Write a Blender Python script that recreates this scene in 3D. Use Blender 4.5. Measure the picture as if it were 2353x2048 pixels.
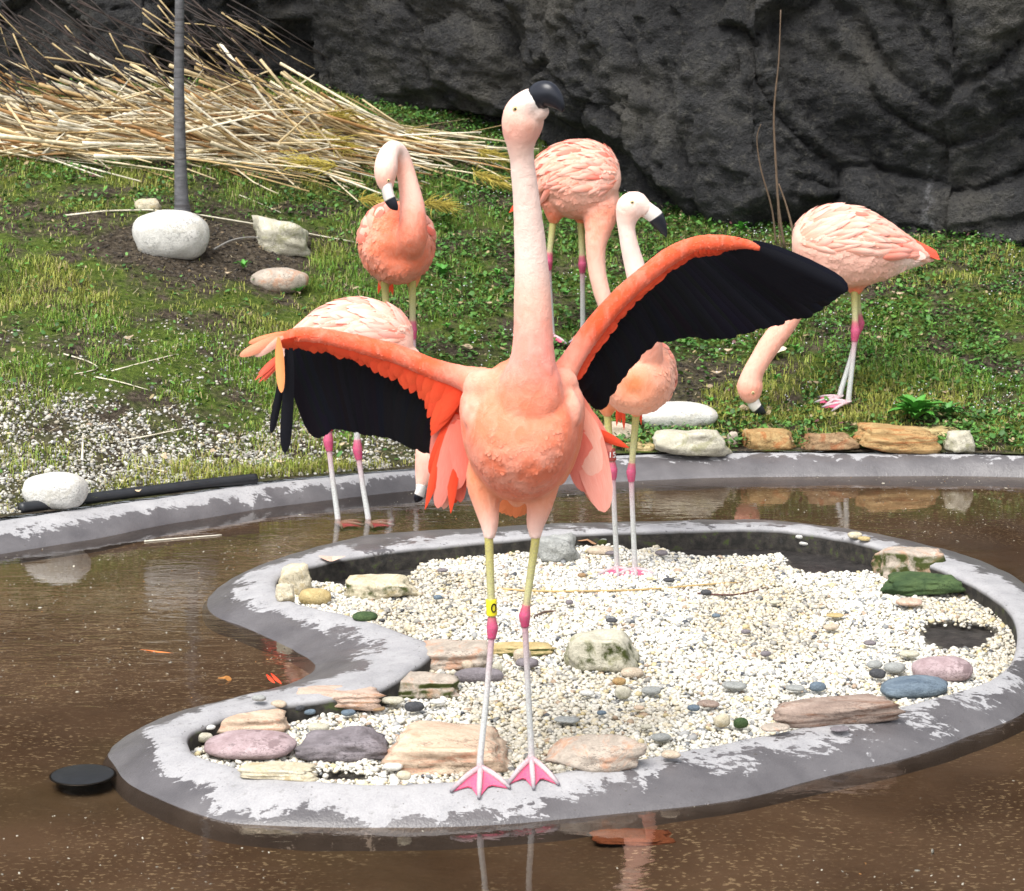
import bpy, bmesh, math, random
import numpy as np
from mathutils import Vector, Matrix
from mathutils.bvhtree import BVHTree
from mathutils.kdtree import KDTree

# ------------------------------------------------------------------ scene, camera, light
for o in list(bpy.data.objects): bpy.data.objects.remove(o)
random.seed(7); RNG = np.random.default_rng(7)
SC = bpy.context.scene
COL = SC.collection
CAM_H, PITCH, FPX = 1.44, math.radians(10.55), 5100.0      # focal length in pixels of a 2353 px wide picture
DS = 2353 / 2059.0                                         # notes were taken on a 2059 px wide view
cam = bpy.data.cameras.new('camera'); camo = bpy.data.objects.new('camera', cam); COL.objects.link(camo)
camo.location = (0, 0, CAM_H); camo.rotation_euler = (math.pi / 2 - PITCH, 0, 0)
cam.sensor_width = 36; cam.lens = FPX / 2353 * 36; cam.clip_start = 0.1; cam.clip_end = 500
cam.dof.use_dof = True; cam.dof.focus_distance = 5.6; cam.dof.aperture_fstop = 14
SC.camera = camo
SUN_EL, SUN_AZ = math.radians(60), math.radians(-150)      # azimuth from +Y, clockwise; high, from behind-left of the camera
w = bpy.data.worlds.new('World'); SC.world = w; w.use_nodes = True
nt = w.node_tree; bg = nt.nodes['Background']
sky = nt.nodes.new('ShaderNodeTexSky'); sky.sky_type = 'NISHITA'; sky.sun_disc = False
sky.sun_elevation = SUN_EL; sky.sun_rotation = SUN_AZ; sky.air_density = 1.0; sky.dust_density = 3.0; sky.ozone_density = 1.0
hs = nt.nodes.new('ShaderNodeHueSaturation'); hs.inputs['Saturation'].default_value = 0.25
nt.links.new(sky.outputs[0], hs.inputs['Color']); nt.links.new(hs.outputs[0], bg.inputs[0]); bg.inputs[1].default_value = 0.135
sun = bpy.data.lights.new('sun', 'SUN'); sun.energy = 2.0; sun.angle = math.radians(38); sun.color = (1, 0.96, 0.9)
suno = bpy.data.objects.new('sun', sun); COL.objects.link(suno)
sdir = Vector((math.sin(SUN_AZ) * math.cos(SUN_EL), math.cos(SUN_AZ) * math.cos(SUN_EL), math.sin(SUN_EL)))
suno.rotation_euler = sdir.to_track_quat('Z', 'Y').to_euler()
SC.view_settings.view_transform = 'Standard'; SC.view_settings.look = 'None'
SC.view_settings.exposure = 0.95; SC.view_settings.gamma = 1
try: SC.cycles.max_bounces = 8; SC.cycles.transparent_max_bounces = 12
except Exception: pass

# ------------------------------------------------------------------ helpers: geometry of the view
cp, sp_ = math.cos(PITCH), math.sin(PITCH)
def ray(dx, dy):
    xc = (dx * DS - 1176.5) / FPX; yc = -(dy * DS - 1024) / FPX
    return Vector((xc, cp + yc * sp_, -sp_ + yc * cp))
def at(dx, dy, Y):
    r = ray(dx, dy); return Vector((0, 0, CAM_H)) + r * (Y / r.y)
def on(dx, dy, z):
    r = ray(dx, dy); return Vector((0, 0, CAM_H)) + r * ((z - CAM_H) / r.z)
def mpp(p):
    return (p[1] * cp + (CAM_H - p[2]) * sp_) / FPX * DS
def to_px(P):
    P = np.asarray(P); x = P[:, 0]; y = P[:, 1]; z = P[:, 2] - CAM_H
    d = y * cp - z * sp_; u = y * sp_ + z * cp
    return np.stack([(x / d * FPX + 1176.5) / DS, (1024 - u / d * FPX) / DS], 1)

# ------------------------------------------------------------------ helpers: numbers
def _h(ix, iy, iz, seed):
    n = (ix.astype(np.int64) * 374761393 + iy.astype(np.int64) * 668265263 + iz.astype(np.int64) * 2147483647 + seed * 144665) & 0xffffffff
    n = ((n ^ (n >> 13)) * 1274126177) & 0xffffffff
    return ((n ^ (n >> 16)) & 0xffff) / 65535.0
def vnoise(P, scale, seed=0):
    P = np.asarray(P, float) * scale
    i = np.floor(P).astype(np.int64); f = P - i; f = f * f * (3 - 2 * f); r = 0
    for a in (0, 1):
        for b in (0, 1):
            for c in (0, 1):
                wt = (f[:, 0] if a else 1 - f[:, 0]) * (f[:, 1] if b else 1 - f[:, 1]) * (f[:, 2] if c else 1 - f[:, 2])
                r = r + wt * _h(i[:, 0] + a, i[:, 1] + b, i[:, 2] + c, seed)
    return r
def fbm(P, scale, oct=4, seed=0, gain=0.5):
    r = 0; a = 1; t = 0
    for k in range(oct):
        r = r + a * vnoise(P, scale * 2 ** k, seed + k * 17); t += a; a *= gain
    return r / t
def sstep(a, b, x):
    t = np.clip((x - a) / (b - a), 0, 1); return t * t * (3 - 2 * t)
def catmull(pts, n, closed=False):
    P = np.asarray(pts, float); m = len(P); out = []
    segs = m if closed else m - 1
    tt = np.linspace(0, segs, n, endpoint=not closed)
    for t in tt:
        i = min(int(t), segs - 1); f = t - i
        g = (lambda k: P[k % m]) if closed else (lambda k: P[min(max(k, 0), m - 1)])
        a, b, c, d = g(i - 1), g(i), g(i + 1), g(i + 2)
        out.append(0.5 * (2 * b + (c - a) * f + (2 * a - 5 * b + 4 * c - d) * f * f + (3 * b - a - 3 * c + d) * f ** 3))
    return np.array(out)
def inpoly(pts, poly):
    x, y = pts[:, 0], pts[:, 1]; r = np.zeros(len(x), bool); j = len(poly) - 1
    for i in range(len(poly)):
        xi, yi = poly[i][0], poly[i][1]; xj, yj = poly[j][0], poly[j][1]
        c = ((yi > y) != (yj > y)) & (x < (xj - xi) * (y - yi) / (yj - yi + 1e-12) + xi)
        r ^= c; j = i
    return r
def seg_y(poly, x):
    return np.interp(x, [p[0] for p in poly], [p[1] for p in poly])

# ------------------------------------------------------------------ helpers: objects
def tag(o, label=None, cat=None, group=None, kind=None):
    if label: o['label'] = label
    if cat: o['category'] = cat
    if group: o['group'] = group
    if kind: o['kind'] = kind
    return o
def empty(name, loc):
    o = bpy.data.objects.new(name, None); COL.objects.link(o); o.location = loc; o.empty_display_size = 0.05
    return o
def mesh_from(name, V, F, mats, col=None, smooth=True, fmat=None, extra=None):
    me = bpy.data.meshes.new(name); V = np.asarray(V, float)
    if isinstance(F, np.ndarray):
        nf, k = F.shape
        me.vertices.add(len(V)); me.vertices.foreach_set('co', V.ravel())
        me.loops.add(nf * k); me.loops.foreach_set('vertex_index', F.ravel().astype(np.int32))
        me.polygons.add(nf); me.polygons.foreach_set('loop_start', np.arange(0, nf * k, k, dtype=np.int32))
        try: me.polygons.foreach_set('loop_total', np.full(nf, k, np.int32))
        except Exception: pass
        me.update(calc_edges=True)
    else:
        me.from_pydata([tuple(v) for v in V], [], [tuple(int(i) for i in f) for f in F])
    for m in (mats if isinstance(mats, (list, tuple)) else [mats]): me.materials.append(m)
    if col is not None:
        a = me.color_attributes.new('Col', 'FLOAT_COLOR', 'POINT'); c = np.ones((len(V), 4)); c[:, :3] = np.asarray(col)[:, :3]
        a.data.foreach_set('color', c.ravel())
    for k, v in (extra or {}).items():
        a = me.attributes.new(k, 'FLOAT', 'POINT'); a.data.foreach_set('value', np.asarray(v, float))
    if fmat is not None: me.polygons.foreach_set('material_index', np.asarray(fmat, np.int32))
    me.polygons.foreach_set('use_smooth', np.full(len(me.polygons), smooth, bool)); me.update()
    return me
def link(name, me, parent=None, mat=None):
    o = bpy.data.objects.new(name, me); COL.objects.link(o)
    if parent is not None: o.parent = parent
    if mat is not None: o.matrix_basis = mat
    return o
def grid_faces(nu, nv, closed_u=False):
    ii, jj = np.meshgrid(np.arange(nu if closed_u else nu - 1), np.arange(nv - 1), indexing='ij')
    i2 = (ii + 1) % nu
    return np.stack([ii * nv + jj, i2 * nv + jj, i2 * nv + jj + 1, ii * nv + jj + 1], -1).reshape(-1, 4)

# ------------------------------------------------------------------ helpers: materials
class N:
    def __init__(s, name):
        s.m = bpy.data.materials.new(name); s.m.use_nodes = True; s.t = s.m.node_tree
        s.b = s.t.nodes['Principled BSDF']; s.out = s.t.nodes['Material Output']
    def n(s, typ, **kw):
        nd = s.t.nodes.new('ShaderNode' + typ)
        for k, v in kw.items():
            if k in nd.inputs.keys(): s.set(nd.inputs[k], v)
            else: setattr(nd, k, v)
        return nd
    def set(s, inp, v):
        if isinstance(v, bpy.types.NodeSocket): s.t.links.new(v, inp)
        else: inp.default_value = v
    def coord(s, what='Object'): return s.n('TexCoord').outputs[what]
    def pos(s): return s.n('NewGeometry').outputs['Position']
    def mapping(s, v, scale=(1, 1, 1), rot=(0, 0, 0)):
        m = s.n('Mapping'); s.set(m.inputs['Vector'], v); m.inputs['Scale'].default_value = scale; m.inputs['Rotation'].default_value = rot
        return m.outputs[0]
    def noise(s, v, scale, detail=4, rough=0.55, dist=0.0):
        t = s.n('TexNoise'); s.set(t.inputs['Vector'], v); t.inputs['Scale'].default_value = scale
        t.inputs['Detail'].default_value = detail; t.inputs['Roughness'].default_value = rough; t.inputs['Distortion'].default_value = dist
        return t.outputs[0]
    def vor(s, v, scale, feature='F1', out=0):
        t = s.n('TexVoronoi'); t.feature = feature; s.set(t.inputs['Vector'], v); t.inputs['Scale'].default_value = scale
        return t.outputs[out]
    def ramp(s, fac, *stops):
        r = s.n('ValToRGB'); s.set(r.inputs[0], fac); e = r.color_ramp.elements
        while len(e) < len(stops): e.new(0.5)
        for k, (p, c) in enumerate(stops):
            e[k].position = p; e[k].color = (c, c, c, 1) if isinstance(c, (int, float)) else (*c, 1)
        return r.outputs[0]
    def mix(s, fac, a, b, typ='MIX'):
        m = s.n('Mix'); m.data_type = 'RGBA'; m.blend_type = typ; s.set(m.inputs[0], fac)
        for i, v in ((6, a), (7, b)):
            if isinstance(v, tuple): v = (*v[:3], 1)
            s.set(m.inputs[i], v)
        return m.outputs[2]
    def math(s, op, a, b=0.0):
        m = s.n('Math'); m.operation = op; s.set(m.inputs[0], a); s.set(m.inputs[1], b); return m.outputs[0]
    def attr(s, name, out='Color'):
        a = s.n('Attribute'); a.attribute_name = name; return a.outputs[out]
    def bump(s, h, strength=0.4, dist=0.01):
        b = s.n('Bump'); s.set(b.inputs['Height'], h); b.inputs['Strength'].default_value = strength; b.inputs['Distance'].default_value = dist
        s.t.links.new(b.outputs[0], s.b.inputs['Normal']); return b
    def done(s, color=None, rough=0.8, spec=0.3, **kw):
        if color is not None: s.set(s.b.inputs['Base Color'], (*color, 1) if isinstance(color, tuple) else color)
        s.set(s.b.inputs['Roughness'], rough); s.b.inputs['Specular IOR Level'].default_value = spec
        for k, v in kw.items(): s.set(s.b.inputs[k], v)
        return s.m
def M_vcol(name, rough=0.75, spec=0.25, var=0.25, scale=60, bump=0.0, bdist=0.002):
    k = N(name); p = k.pos(); c = k.attr('Col')
    nz = k.noise(p, scale, 3)
    v = k.ramp(nz, (0.3, 1 - var), (0.7, 1 + 0.0))
    c = k.mix(1.0, c, v, 'MULTIPLY')
    if bump: k.bump(k.noise(p, scale * 2, 4), bump, bdist)
    return k.done(c, rough, spec)

def M_kerb():
    k = N('wet_concrete'); p = k.pos()
    u = k.attr('ku', 'Fac'); bias = k.attr('kw', 'Fac')
    big = k.noise(p, 9, 5, 0.62, 0.6); mid = k.noise(k.mapping(p, (1.0, 2.2, 1)), 30, 4, 0.7, 0.5)
    d = k.math('ADD', k.math('MULTIPLY', k.math('SUBTRACT', big, 0.5), 1.25), k.math('MULTIPLY', k.math('SUBTRACT', mid, 0.5), 0.8))
    d = k.math('ADD', d, k.math('MULTIPLY', k.math('SUBTRACT', u, bias), k.attr('kk', 'Fac')))
    dry = k.ramp(d, (0.0, 0.0), (0.035, 1.0))
    fine = k.noise(p, 240, 3)
    cd = k.ramp(k.noise(p, 14, 5), (0.3, (0.26, 0.258, 0.27)), (0.7, (0.36, 0.356, 0.366)))
    cd = k.mix(k.ramp(fine, (0.35, 0.0), (0.75, 0.35)), cd, (0.48, 0.475, 0.48))
    cw = k.ramp(k.noise(p, 10, 4), (0.3, (0.085, 0.08, 0.085)), (0.7, (0.135, 0.128, 0.133)))
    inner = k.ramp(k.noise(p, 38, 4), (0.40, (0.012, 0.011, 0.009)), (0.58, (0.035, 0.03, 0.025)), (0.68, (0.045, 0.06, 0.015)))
    cd = k.mix(k.ramp(k.noise(p, 55, 4, .7), (0.30, 0.55), (0.44, 0.0)), cd, (0.20, 0.195, 0.19))
    c = k.mix(dry, cw, cd)
    c = k.mix(k.ramp(k.noise(p, 120, 2, .5), (0.70, 0.0), (0.74, .8)), c, (0.07, 0.06, 0.05))
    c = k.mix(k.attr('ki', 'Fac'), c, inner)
    r = k.ramp(dry, (0, 0.32), (1, 0.85))
    k.bump(k.math('ADD', fine, k.math('MULTIPLY', k.noise(p, 60, 3), 1.5)), 0.3, 0.003)
    return k.done(c, r, 0.45)
def M_mud():
    k = N('dark_wet_mud'); p = k.pos()
    c = k.ramp(k.noise(p, 40, 5), (0.3, (0.012, 0.011, 0.011)), (0.7, (0.045, 0.04, 0.038)))
    c = k.mix(k.attr('pit', 'Fac'), k.ramp(k.noise(p, 130, 3), (0.4, (0.16, 0.14, 0.11)), (0.6, (0.5, 0.47, 0.38))), c)
    k.bump(k.noise(p, 60, 5), 0.8, 0.008)
    return k.done(c, 0.4, 0.5)
def M_water():
    k = N('pond_water'); p = k.pos(); t = k.t
    f = k.n('Fresnel'); f.inputs['IOR'].default_value = 1.42
    g = k.n('BsdfGlossy'); g.inputs['Roughness'].default_value = 0.015; g.inputs['Color'].default_value = (1, 1, 1, 1)
    tr = k.n('BsdfTransparent'); tr.inputs['Color'].default_value = (0.74, 0.66, 0.58, 1)
    rp = k.noise(k.mapping(p, (1.2, 3.0, 1)), 5.5, 3, 0.5, 1.2)
    r2 = k.noise(k.mapping(p, (3, 7, 1)), 10, 2, 0.5, 0.5)
    calm = k.ramp(k.noise(p, 1.1, 2), (0.40, 0.12), (0.62, 1.0))
    h = k.math('MULTIPLY', k.math('ADD', rp, k.math('MULTIPLY', r2, 0.22)), calm)
    b = k.n('Bump'); k.set(b.inputs['Height'], h); b.inputs['Strength'].default_value = 0.5; b.inputs['Distance'].default_value = 0.004
    k.set(f.inputs['Normal'], b.outputs[0]); k.set(g.inputs['Normal'], b.outputs[0])
    mx = k.n('MixShader'); k.set(mx.inputs[0], f.outputs[0]); k.set(mx.inputs[1], tr.outputs[0]); k.set(mx.inputs[2], g.outputs[0])
    t.links.new(mx.outputs[0], k.out.inputs['Surface']); return k.m
def M_bottom():
    k = N('silty_pond_bottom'); p = k.pos()
    c = k.ramp(k.noise(p, 2.2, 5, 0.6), (0.3, (0.085, 0.060, 0.043)), (0.7, (0.19, 0.145, 0.11)))
    sp = k.ramp(k.noise(k.mapping(p, (1, 1.6, 1)), 75, 2, 0.5), (0.585, 0.0), (0.66, 0.9)); reg = k.ramp(k.noise(p, 3.0, 3), (0.36, 0.0), (0.55, 1.0))
    c = k.mix(k.math('MULTIPLY', sp, reg), c, (0.42, 0.37, 0.27)); c = k.mix(k.ramp(k.noise(p, 0.9, 3), (.5, 0.), (.7, .35)), c, (0.10, 0.11, 0.05)); k.bump(k.noise(p, 30, 4), .6, .01)
    return k.done(c, 0.9, 0.1)
def M_soil():
    k = N('lawn_soil'); p = k.pos()
    n1 = k.noise(p, 5, 6, 0.65); n2 = k.noise(p, 45, 5, 0.7)
    c = k.ramp(n2, (0.3, (0.016, 0.013, 0.010)), (0.5, (0.06, 0.048, 0.035)), (0.75, (0.17, 0.14, 0.105)))
    moss = k.ramp(n2, (0.3, (0.025, 0.05, 0.010)), (0.7, (0.12, 0.16, 0.03)))
    msk = k.math('MULTIPLY', k.ramp(n1, (0.42, 0.0), (0.56, 1.0)), k.attr('green', 'Fac'))
    c = k.mix(msk, c, moss)
    k.bump(n2, 1.0, 0.02)
    return k.done(c, 0.95, 0.1)
def M_wall():
    k = N('dark_rock_concrete'); p = k.pos()
    n1 = k.noise(p, 2.2, 6, 0.62, 0.3); n2 = k.noise(p, 26, 6, 0.75); st = k.noise(k.mapping(p, (3, 3, 0.35)), 2.0, 4)
    c = k.ramp(n1, (0.30, (0.022, 0.023, 0.026)), (0.50, (0.07, 0.07, 0.072)), (0.70, (0.15, 0.142, 0.125)))
    c = k.mix(k.ramp(st, (0.55, 0.0), (0.75, 0.55)), c, (0.03, 0.03, 0.033))
    c = k.mix(k.ramp(n2, (0.52, 0.0), (0.72, 0.7)), c, (0.20, 0.19, 0.165)); c = k.mix(k.ramp(k.noise(p, 48, 5, 0.8), (0.36, 0.75), (0.48, 0.0)), c, (0.018, 0.018, 0.02))
    c = k.mix(k.math('MULTIPLY', k.attr('stain', 'Fac'), k.ramp(k.noise(p, 30, 5), (0.45, 0.0), (0.6, 0.8))), c, (0.38, 0.38, 0.4))
    h = k.math('ADD', k.math('MULTIPLY', n2, 0.6), k.noise(p, 70, 4, 0.7))
    k.bump(h, 1.0, 0.07)
    return k.done(c, 0.9, 0.25)
def M_rock(name, a, b, stain=None, moss=0.0, scale=14, streak=(1, 1, 1), rough=0.8, spot=None):
    k = N(name); o = k.coord('Object'); p = k.mapping(o, streak)
    n1 = k.noise(p, scale, 6, 0.65, 0.5); fine = k.noise(o, 160, 4, 0.7)
    c = k.ramp(n1, (0.32, tuple(x * .8 for x in a)), (0.68, b))
    crk = k.n('TexVoronoi'); crk.feature = 'DISTANCE_TO_EDGE'; k.set(crk.inputs['Vector'], k.mix(.25, p, k.n('TexNoise', Scale=9.0).outputs[1])); crk.inputs['Scale'].default_value = 7.0
    c = k.mix(k.math('MULTIPLY', k.ramp(crk.outputs[0], (0.0, 0.75), (0.05, 0.0)), k.ramp(k.noise(o, 7, 2), (.48, 0.), (.56, 1.))), c, tuple(x * .25 for x in a))
    if stain: c = k.mix(k.ramp(k.noise(p, scale * 0.9, 5, 0.7, 1.0), (0.5, 0.0), (0.62, 0.9)), c, stain)
    if spot: c = k.mix(k.ramp(k.noise(o, 26, 3, 0.5), (0.6, 0.0), (0.66, 0.9)), c, spot)
    c = k.mix(k.ramp(fine, (0.3, 0.35), (0.6, 0.0)), c, tuple(x * 0.35 for x in a))
    if moss:
        nz = k.n('SeparateXYZ'); k.set(nz.inputs[0], k.n('NewGeometry').outputs['Normal'])
        side = k.ramp(nz.outputs[2], (0.25, 1.0), (0.75, 0.0))
        mm = k.math('MULTIPLY', side, k.ramp(k.noise(o, 22, 5, 0.65), (0.56 - 0.2 * moss, 0.0), (0.70 - 0.2 * moss, 1.0)))
        c = k.mix(mm, c, (0.05, 0.062, 0.012))
    k.bump(k.math('ADD', n1, k.math('MULTIPLY', fine, 0.5)), 0.55, 0.01)
    return k.done(c, rough, 0.3)
def M_plumage():
    k = N('flamingo_plumage'); p = k.pos(); c = k.attr('Col')
    n1 = k.noise(k.mapping(p, (1, 1, 0.6)), 42, 4, 0.6, 0.8); n2 = k.noise(p, 300, 3, 0.7)
    c = k.mix(k.ramp(n1, (0.45, 0.0), (0.75, 0.28)), c, (0.90, 0.52, 0.40))
    c = k.mix(k.ramp(n1, (0.25, 0.35), (0.48, 0.0)), c, (0.80, 0.20, 0.09))
    w_ = k.attr('white', 'Fac'); c = k.mix(w_, c, k.attr('Col'))
    k.bump(k.math('ADD', k.math('MULTIPLY', n1, 1.0), k.math('MULTIPLY', n2, 0.35)), 0.55, 0.006)
    return k.done(c, 0.85, 0.15, **{'Sheen Weight': 0.15, 'Subsurface Weight': 0.0})
def M_leg():
    k = N('flamingo_leg_skin'); p = k.pos(); c = k.attr('Col')
    v = k.vor(p, 260); c = k.mix(k.ramp(v, (0.3, 0.0), (0.8, 0.35)), c, (0.25, 0.2, 0.2))
    k.bump(v, 0.25, 0.002)
    return k.done(c, 0.5, 0.4)
def M_feather(name, rough=0.75, spec=0.2):
    k = N(name); oi = k.n('ObjectInfo'); fv = k.n('SeparateColor'); k.set(fv.inputs[0], k.attr('Col'))
    c = oi.outputs['Color']
    tint = (0.96, 0.66, 0.56) if rough > 0.6 else (0.8, 0.8, 0.8)
    c = k.mix(k.ramp(fv.outputs[1], (0.15, 0.85), (0.75, 0.0)), c, k.mix(1.0, oi.outputs['Color'], tint, 'MULTIPLY'))
    wv = k.noise(k.mapping(k.attr('Col'), (60, 6, 0)), 1.0, 2)
    c = k.mix(k.ramp(wv, (0.35, 0.35), (0.6, 0.0)), c, k.mix(1.0, oi.outputs['Color'], (0.85, 0.45, 0.38), 'MULTIPLY'))
    k.bump(wv, 0.3, 0.002)
    return k.done(c, rough, spec)
def M_plain(name, c, rough=0.6, spec=0.3, var=0.3, scale=40, metal=0, bump=0.2):
    k = N(name); p = k.pos(); n1 = k.noise(p, scale, 4)
    cc = k.ramp(n1, (0.3, tuple(x * (1 - var) for x in c)), (0.7, c))
    if bump: k.bump(n1, bump, 0.003)
    return k.done(cc, rough, spec, Metallic=metal)
def M_leaf():
    k = N('green_leaf'); c = k.attr('Col'); k.done(c, 0.5, 0.35); return k.m

MAT = dict(kerb=M_kerb(), mud=M_mud(), water=M_water(), bottom=M_bottom(), soil=M_soil(), wall=M_wall(), plume=M_plumage(), leg=M_leg(),
    feather=M_feather('pink_feather'), black=M_feather('black_feather', 0.5, 0.16), pebble=M_vcol('pebble', 0.6, 0.35, 0.18, 90), leaf=M_leaf(),
    grass=M_vcol('grass_blade', 0.55, 0.3, 0.25, 25), straw=M_vcol('dry_reed', 0.6, 0.3, 0.35, 50), beak=M_vcol('beak_horn', 0.32, 0.45, 0.1, 80),
    eye=M_plain('pale_yellow_eye', (0.75, 0.62, 0.3), 0.2, 0.5), pupil=M_plain('black_pupil', (0.01, 0.01, 0.01), 0.1, 0.5),
    pipe=M_plain('black_plastic', (0.02, 0.022, 0.026), 0.4, 0.5), bark=None)

# ------------------------------------------------------------------ the setting: pond, island, bank
WZ = -0.045
S = lambda x, y: (x / DS, y / DS)
pairs = [  # (outer water line) (inner lip) crest-seen-from-behind flag ; in photo pixels
 (900,1903,900,1803,0),(640,1898,732,1796,0),(512,1887,600,1776,0),(373,1840,500,1752,0),(296,1800,445,1732,0),(264,1760,430,1708,0),(250,1728,428,1698,0),
 (300,1685,434,1684,0),(402,1638,470,1663,0),(512,1612,560,1633,0),(640,1580,700,1612,0),(712,1549,860,1584,0),(725,1532,958,1527,0),(716,1520,992,1494,0),
 (695,1506,975,1474,0),(640,1477,900,1444,0),(567,1444,800,1416,0),(498,1418,700,1392,0),(477,1394,650,1368,0),(483,1367,632,1342,0),(549,1320,650,1318,0),
 (659,1276,714,1298,1),(778,1245,790,1280,1),(896,1225,896,1265,1),(1092,1214,1110,1244,1),(1300,1203,1300,1226,1),(1500,1198,1500,1219,1),(1694,1194,1694,1214,1),
 (1820,1200,1800,1217,1),(1987,1221,1945,1238,1),(2113,1249,2080,1278,1),(2206,1272,2170,1310,1),(2330,1325,2270,1362,.5),(2430,1410,2330,1420,0),(2440,1500,2335,1490,0),
 (2370,1625,2300,1548,0),(2206,1700,2206,1590,0),(2071,1746,2071,1624,0),(1903,1784,1903,1660,0),(1694,1838,1700,1700,0),(1400,1872,1450,1748,0),(1150,1895,1200,1788,0)]
Opts, Ipts = [], []
for ox, oy, ix, iy, fl in pairs:
    zo = WZ * (1 - fl) - 0.012 * fl
    Opts.append((*on(*S(ox, oy), zo), fl)); Ipts.append(on(*S(ix, iy), 0.0))
NK = 420
O = catmull(Opts, NK, True); I = catmull(Ipts, NK, True)
def kerb_mesh(name, O, I, zi_drop, wet, closed=True, ztop=0.0):
    V, ku, kw, ki, kk = [], [], [], [], []
    for n_, (o, i) in enumerate(zip(O, I)):
        fl = o[3]; o3 = o[:3]; d = o3 - i; d[2] = 0; L = np.linalg.norm(d); d = d / max(L, 1e-6)
        q0 = o3 + d * (0.09 if fl > .3 else 0.022); q0[2] = -0.22
        q1 = o3 + d * (0.07 if fl > .3 else 0.012); q1[2] = WZ - 0.02
        pr = [(q0, 0, 0), (q1, 0.0, 0)]
        zo = o3[2]
        for u in np.linspace(0.0, 1.0, 13):
            s = math.sin(min(u * 1.06, 1) * math.pi / 2) ** 0.9
            z = zo + (0.004 + ztop - zo) * s
            if u > 0.93: z -= 0.006 * (u - 0.93) / 0.07
            p = o3 * (1 - u) + i * u; p[2] = z; pr.append((p, u, 0))
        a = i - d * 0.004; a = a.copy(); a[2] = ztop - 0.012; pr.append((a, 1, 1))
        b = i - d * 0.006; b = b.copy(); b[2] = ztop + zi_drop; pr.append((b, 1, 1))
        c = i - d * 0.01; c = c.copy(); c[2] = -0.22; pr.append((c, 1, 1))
        for p, u, k in pr: V.append(p); ku.append(u); ww = wet(n_ / len(O), o, i); kw.append(ww[0]); kk.append(ww[1]); ki.append(k)
    V = np.array(V); nv = len(pr); jit = (fbm(V, 14, 3, 5) - 0.5) * 0.008; V[:, 2] += jit * (V[:, 2] > WZ - 0.01)
    F = grid_faces(len(O), nv, closed)
    return V, F, dict(ku=ku, kw=kw, ki=ki, kk=kk)
def wet_island(t, o, i):
    px = to_px(np.array([i]))[0]
    if px[1] < 1130 and px[0] > 700: return (0.62, .55)
    if px[0] > 1000 and px[1] > 1300:
        q = float(sstep(1080, 1420, px[0])); return (0.16 + 0.50 * q, 1 - .62 * q)
    return (0.14 + 0.30 * float(sstep(1570, 1500, px[1])), 1.0)
V, F, ex = kerb_mesh('island_kerb', O, I, -0.10, wet_island)
me = mesh_from('island_kerb', V, F, MAT['kerb'], extra=ex); island_kerb = tag(link('island_kerb', me), kind='structure'); kerbVF = (V, F)

# the outer kerb along the bank
wl = [(-160,1300),(146,1250),(250,1235),(354,1209),(492,1189),(596,1169),(769,1148),(952,1126),(1287,1114),(1450,1106),(1635,1098),(1800,1096),(1980,1095),(2206,1094),(2450,1100)]
tp = [(-160,1215),(146,1178),(250,1161),(388,1145),(589,1113),(717,1101),(952,1082),(1287,1056),(1450,1046),(1635,1042),(1800,1042),(1980,1043),(2206,1045),(2450,1052)]
ZK = 0.012
gxk = np.linspace(-160, 2450, 260)
wly = np.interp(gxk, [a for a, b in wl], [b for a, b in wl]); tpy = np.interp(gxk, [a for a, b in tp], [b for a, b in tp])
ker_ = np.hanning(25); ker_ /= ker_.sum(); wly = np.convolve(np.pad(wly, 12, 'edge'), ker_, 'valid'); tpy = np.convolve(np.pad(tpy, 12, 'edge'), ker_, 'valid')
O2 = np.array([(*on(*S(x, y), WZ), 0) for x, y in zip(gxk, wly)]); I2 = np.array([on(*S(x, y), ZK) for x, y in zip(gxk, tpy)])
def ex2(t, o, i):
    x = to_px(np.array([i]))[0][0]
    return (0.42, .9) if x < 900 else (0.72, .6)
# extend sideways out of the picture
def ext(A, dx):
    a = A[0].copy(); b = A[-1].copy(); a[0] -= 4; a[1] -= 0.5; b[0] += 4; b[1] += 0.1; return np.vstack([[a], A, [b]])
O2, I2 = ext(O2, 4), ext(I2, 4)
V, F, ex = kerb_mesh('pond_kerb', O2, I2, -0.05, ex2, False, ZK)
me = mesh_from('pond_kerb', V, F, MAT['kerb'], extra=ex); tag(link('pond_kerb', me), kind='structure'); kerb2VF = (V, F)

kx = I2[:, 0]; ky = I2[:, 1]
def kerb_y(x): return np.interp(x, kx, ky)
def lawn_h(x, y, rough=True):
    x = np.asarray(x, float); y = np.asarray(y, float); d = np.maximum(y - kerb_y(x), 0)
    h = 0.022 + 0.27 * (d - 0.3 * (1 - np.exp(-d / 0.3))) + 0.03 * (1 - np.exp(-d / 0.3))
    h = np.where(d > 4.5, h - (d - 4.5) * 0.15, h)
    if rough:
        P = np.stack([x.ravel(), y.ravel(), np.zeros(x.size)], 1); h = h + ((fbm(P, 2.2, 3, 3) - 0.5) * 0.06 * np.minimum(d.ravel() / 0.5, 1) + (fbm(P, 14, 2, 9) - 0.5) * 0.02 * np.minimum(d.ravel() / 0.2, 1)).reshape(x.shape)
    return h
nx, ny = 300, 230
xs = np.linspace(-6.5, 6.5, nx); tt = np.linspace(0, 1, ny) ** 1.5
X = np.repeat(xs, ny); Y = (kerb_y(xs)[:, None] - 0.01 + tt[None, :] * 10).ravel()
Z = lawn_h(X, Y); LV = np.stack([X, Y, Z], 1); LF = grid_faces(nx, ny)
LPX = to_px(LV)
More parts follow.
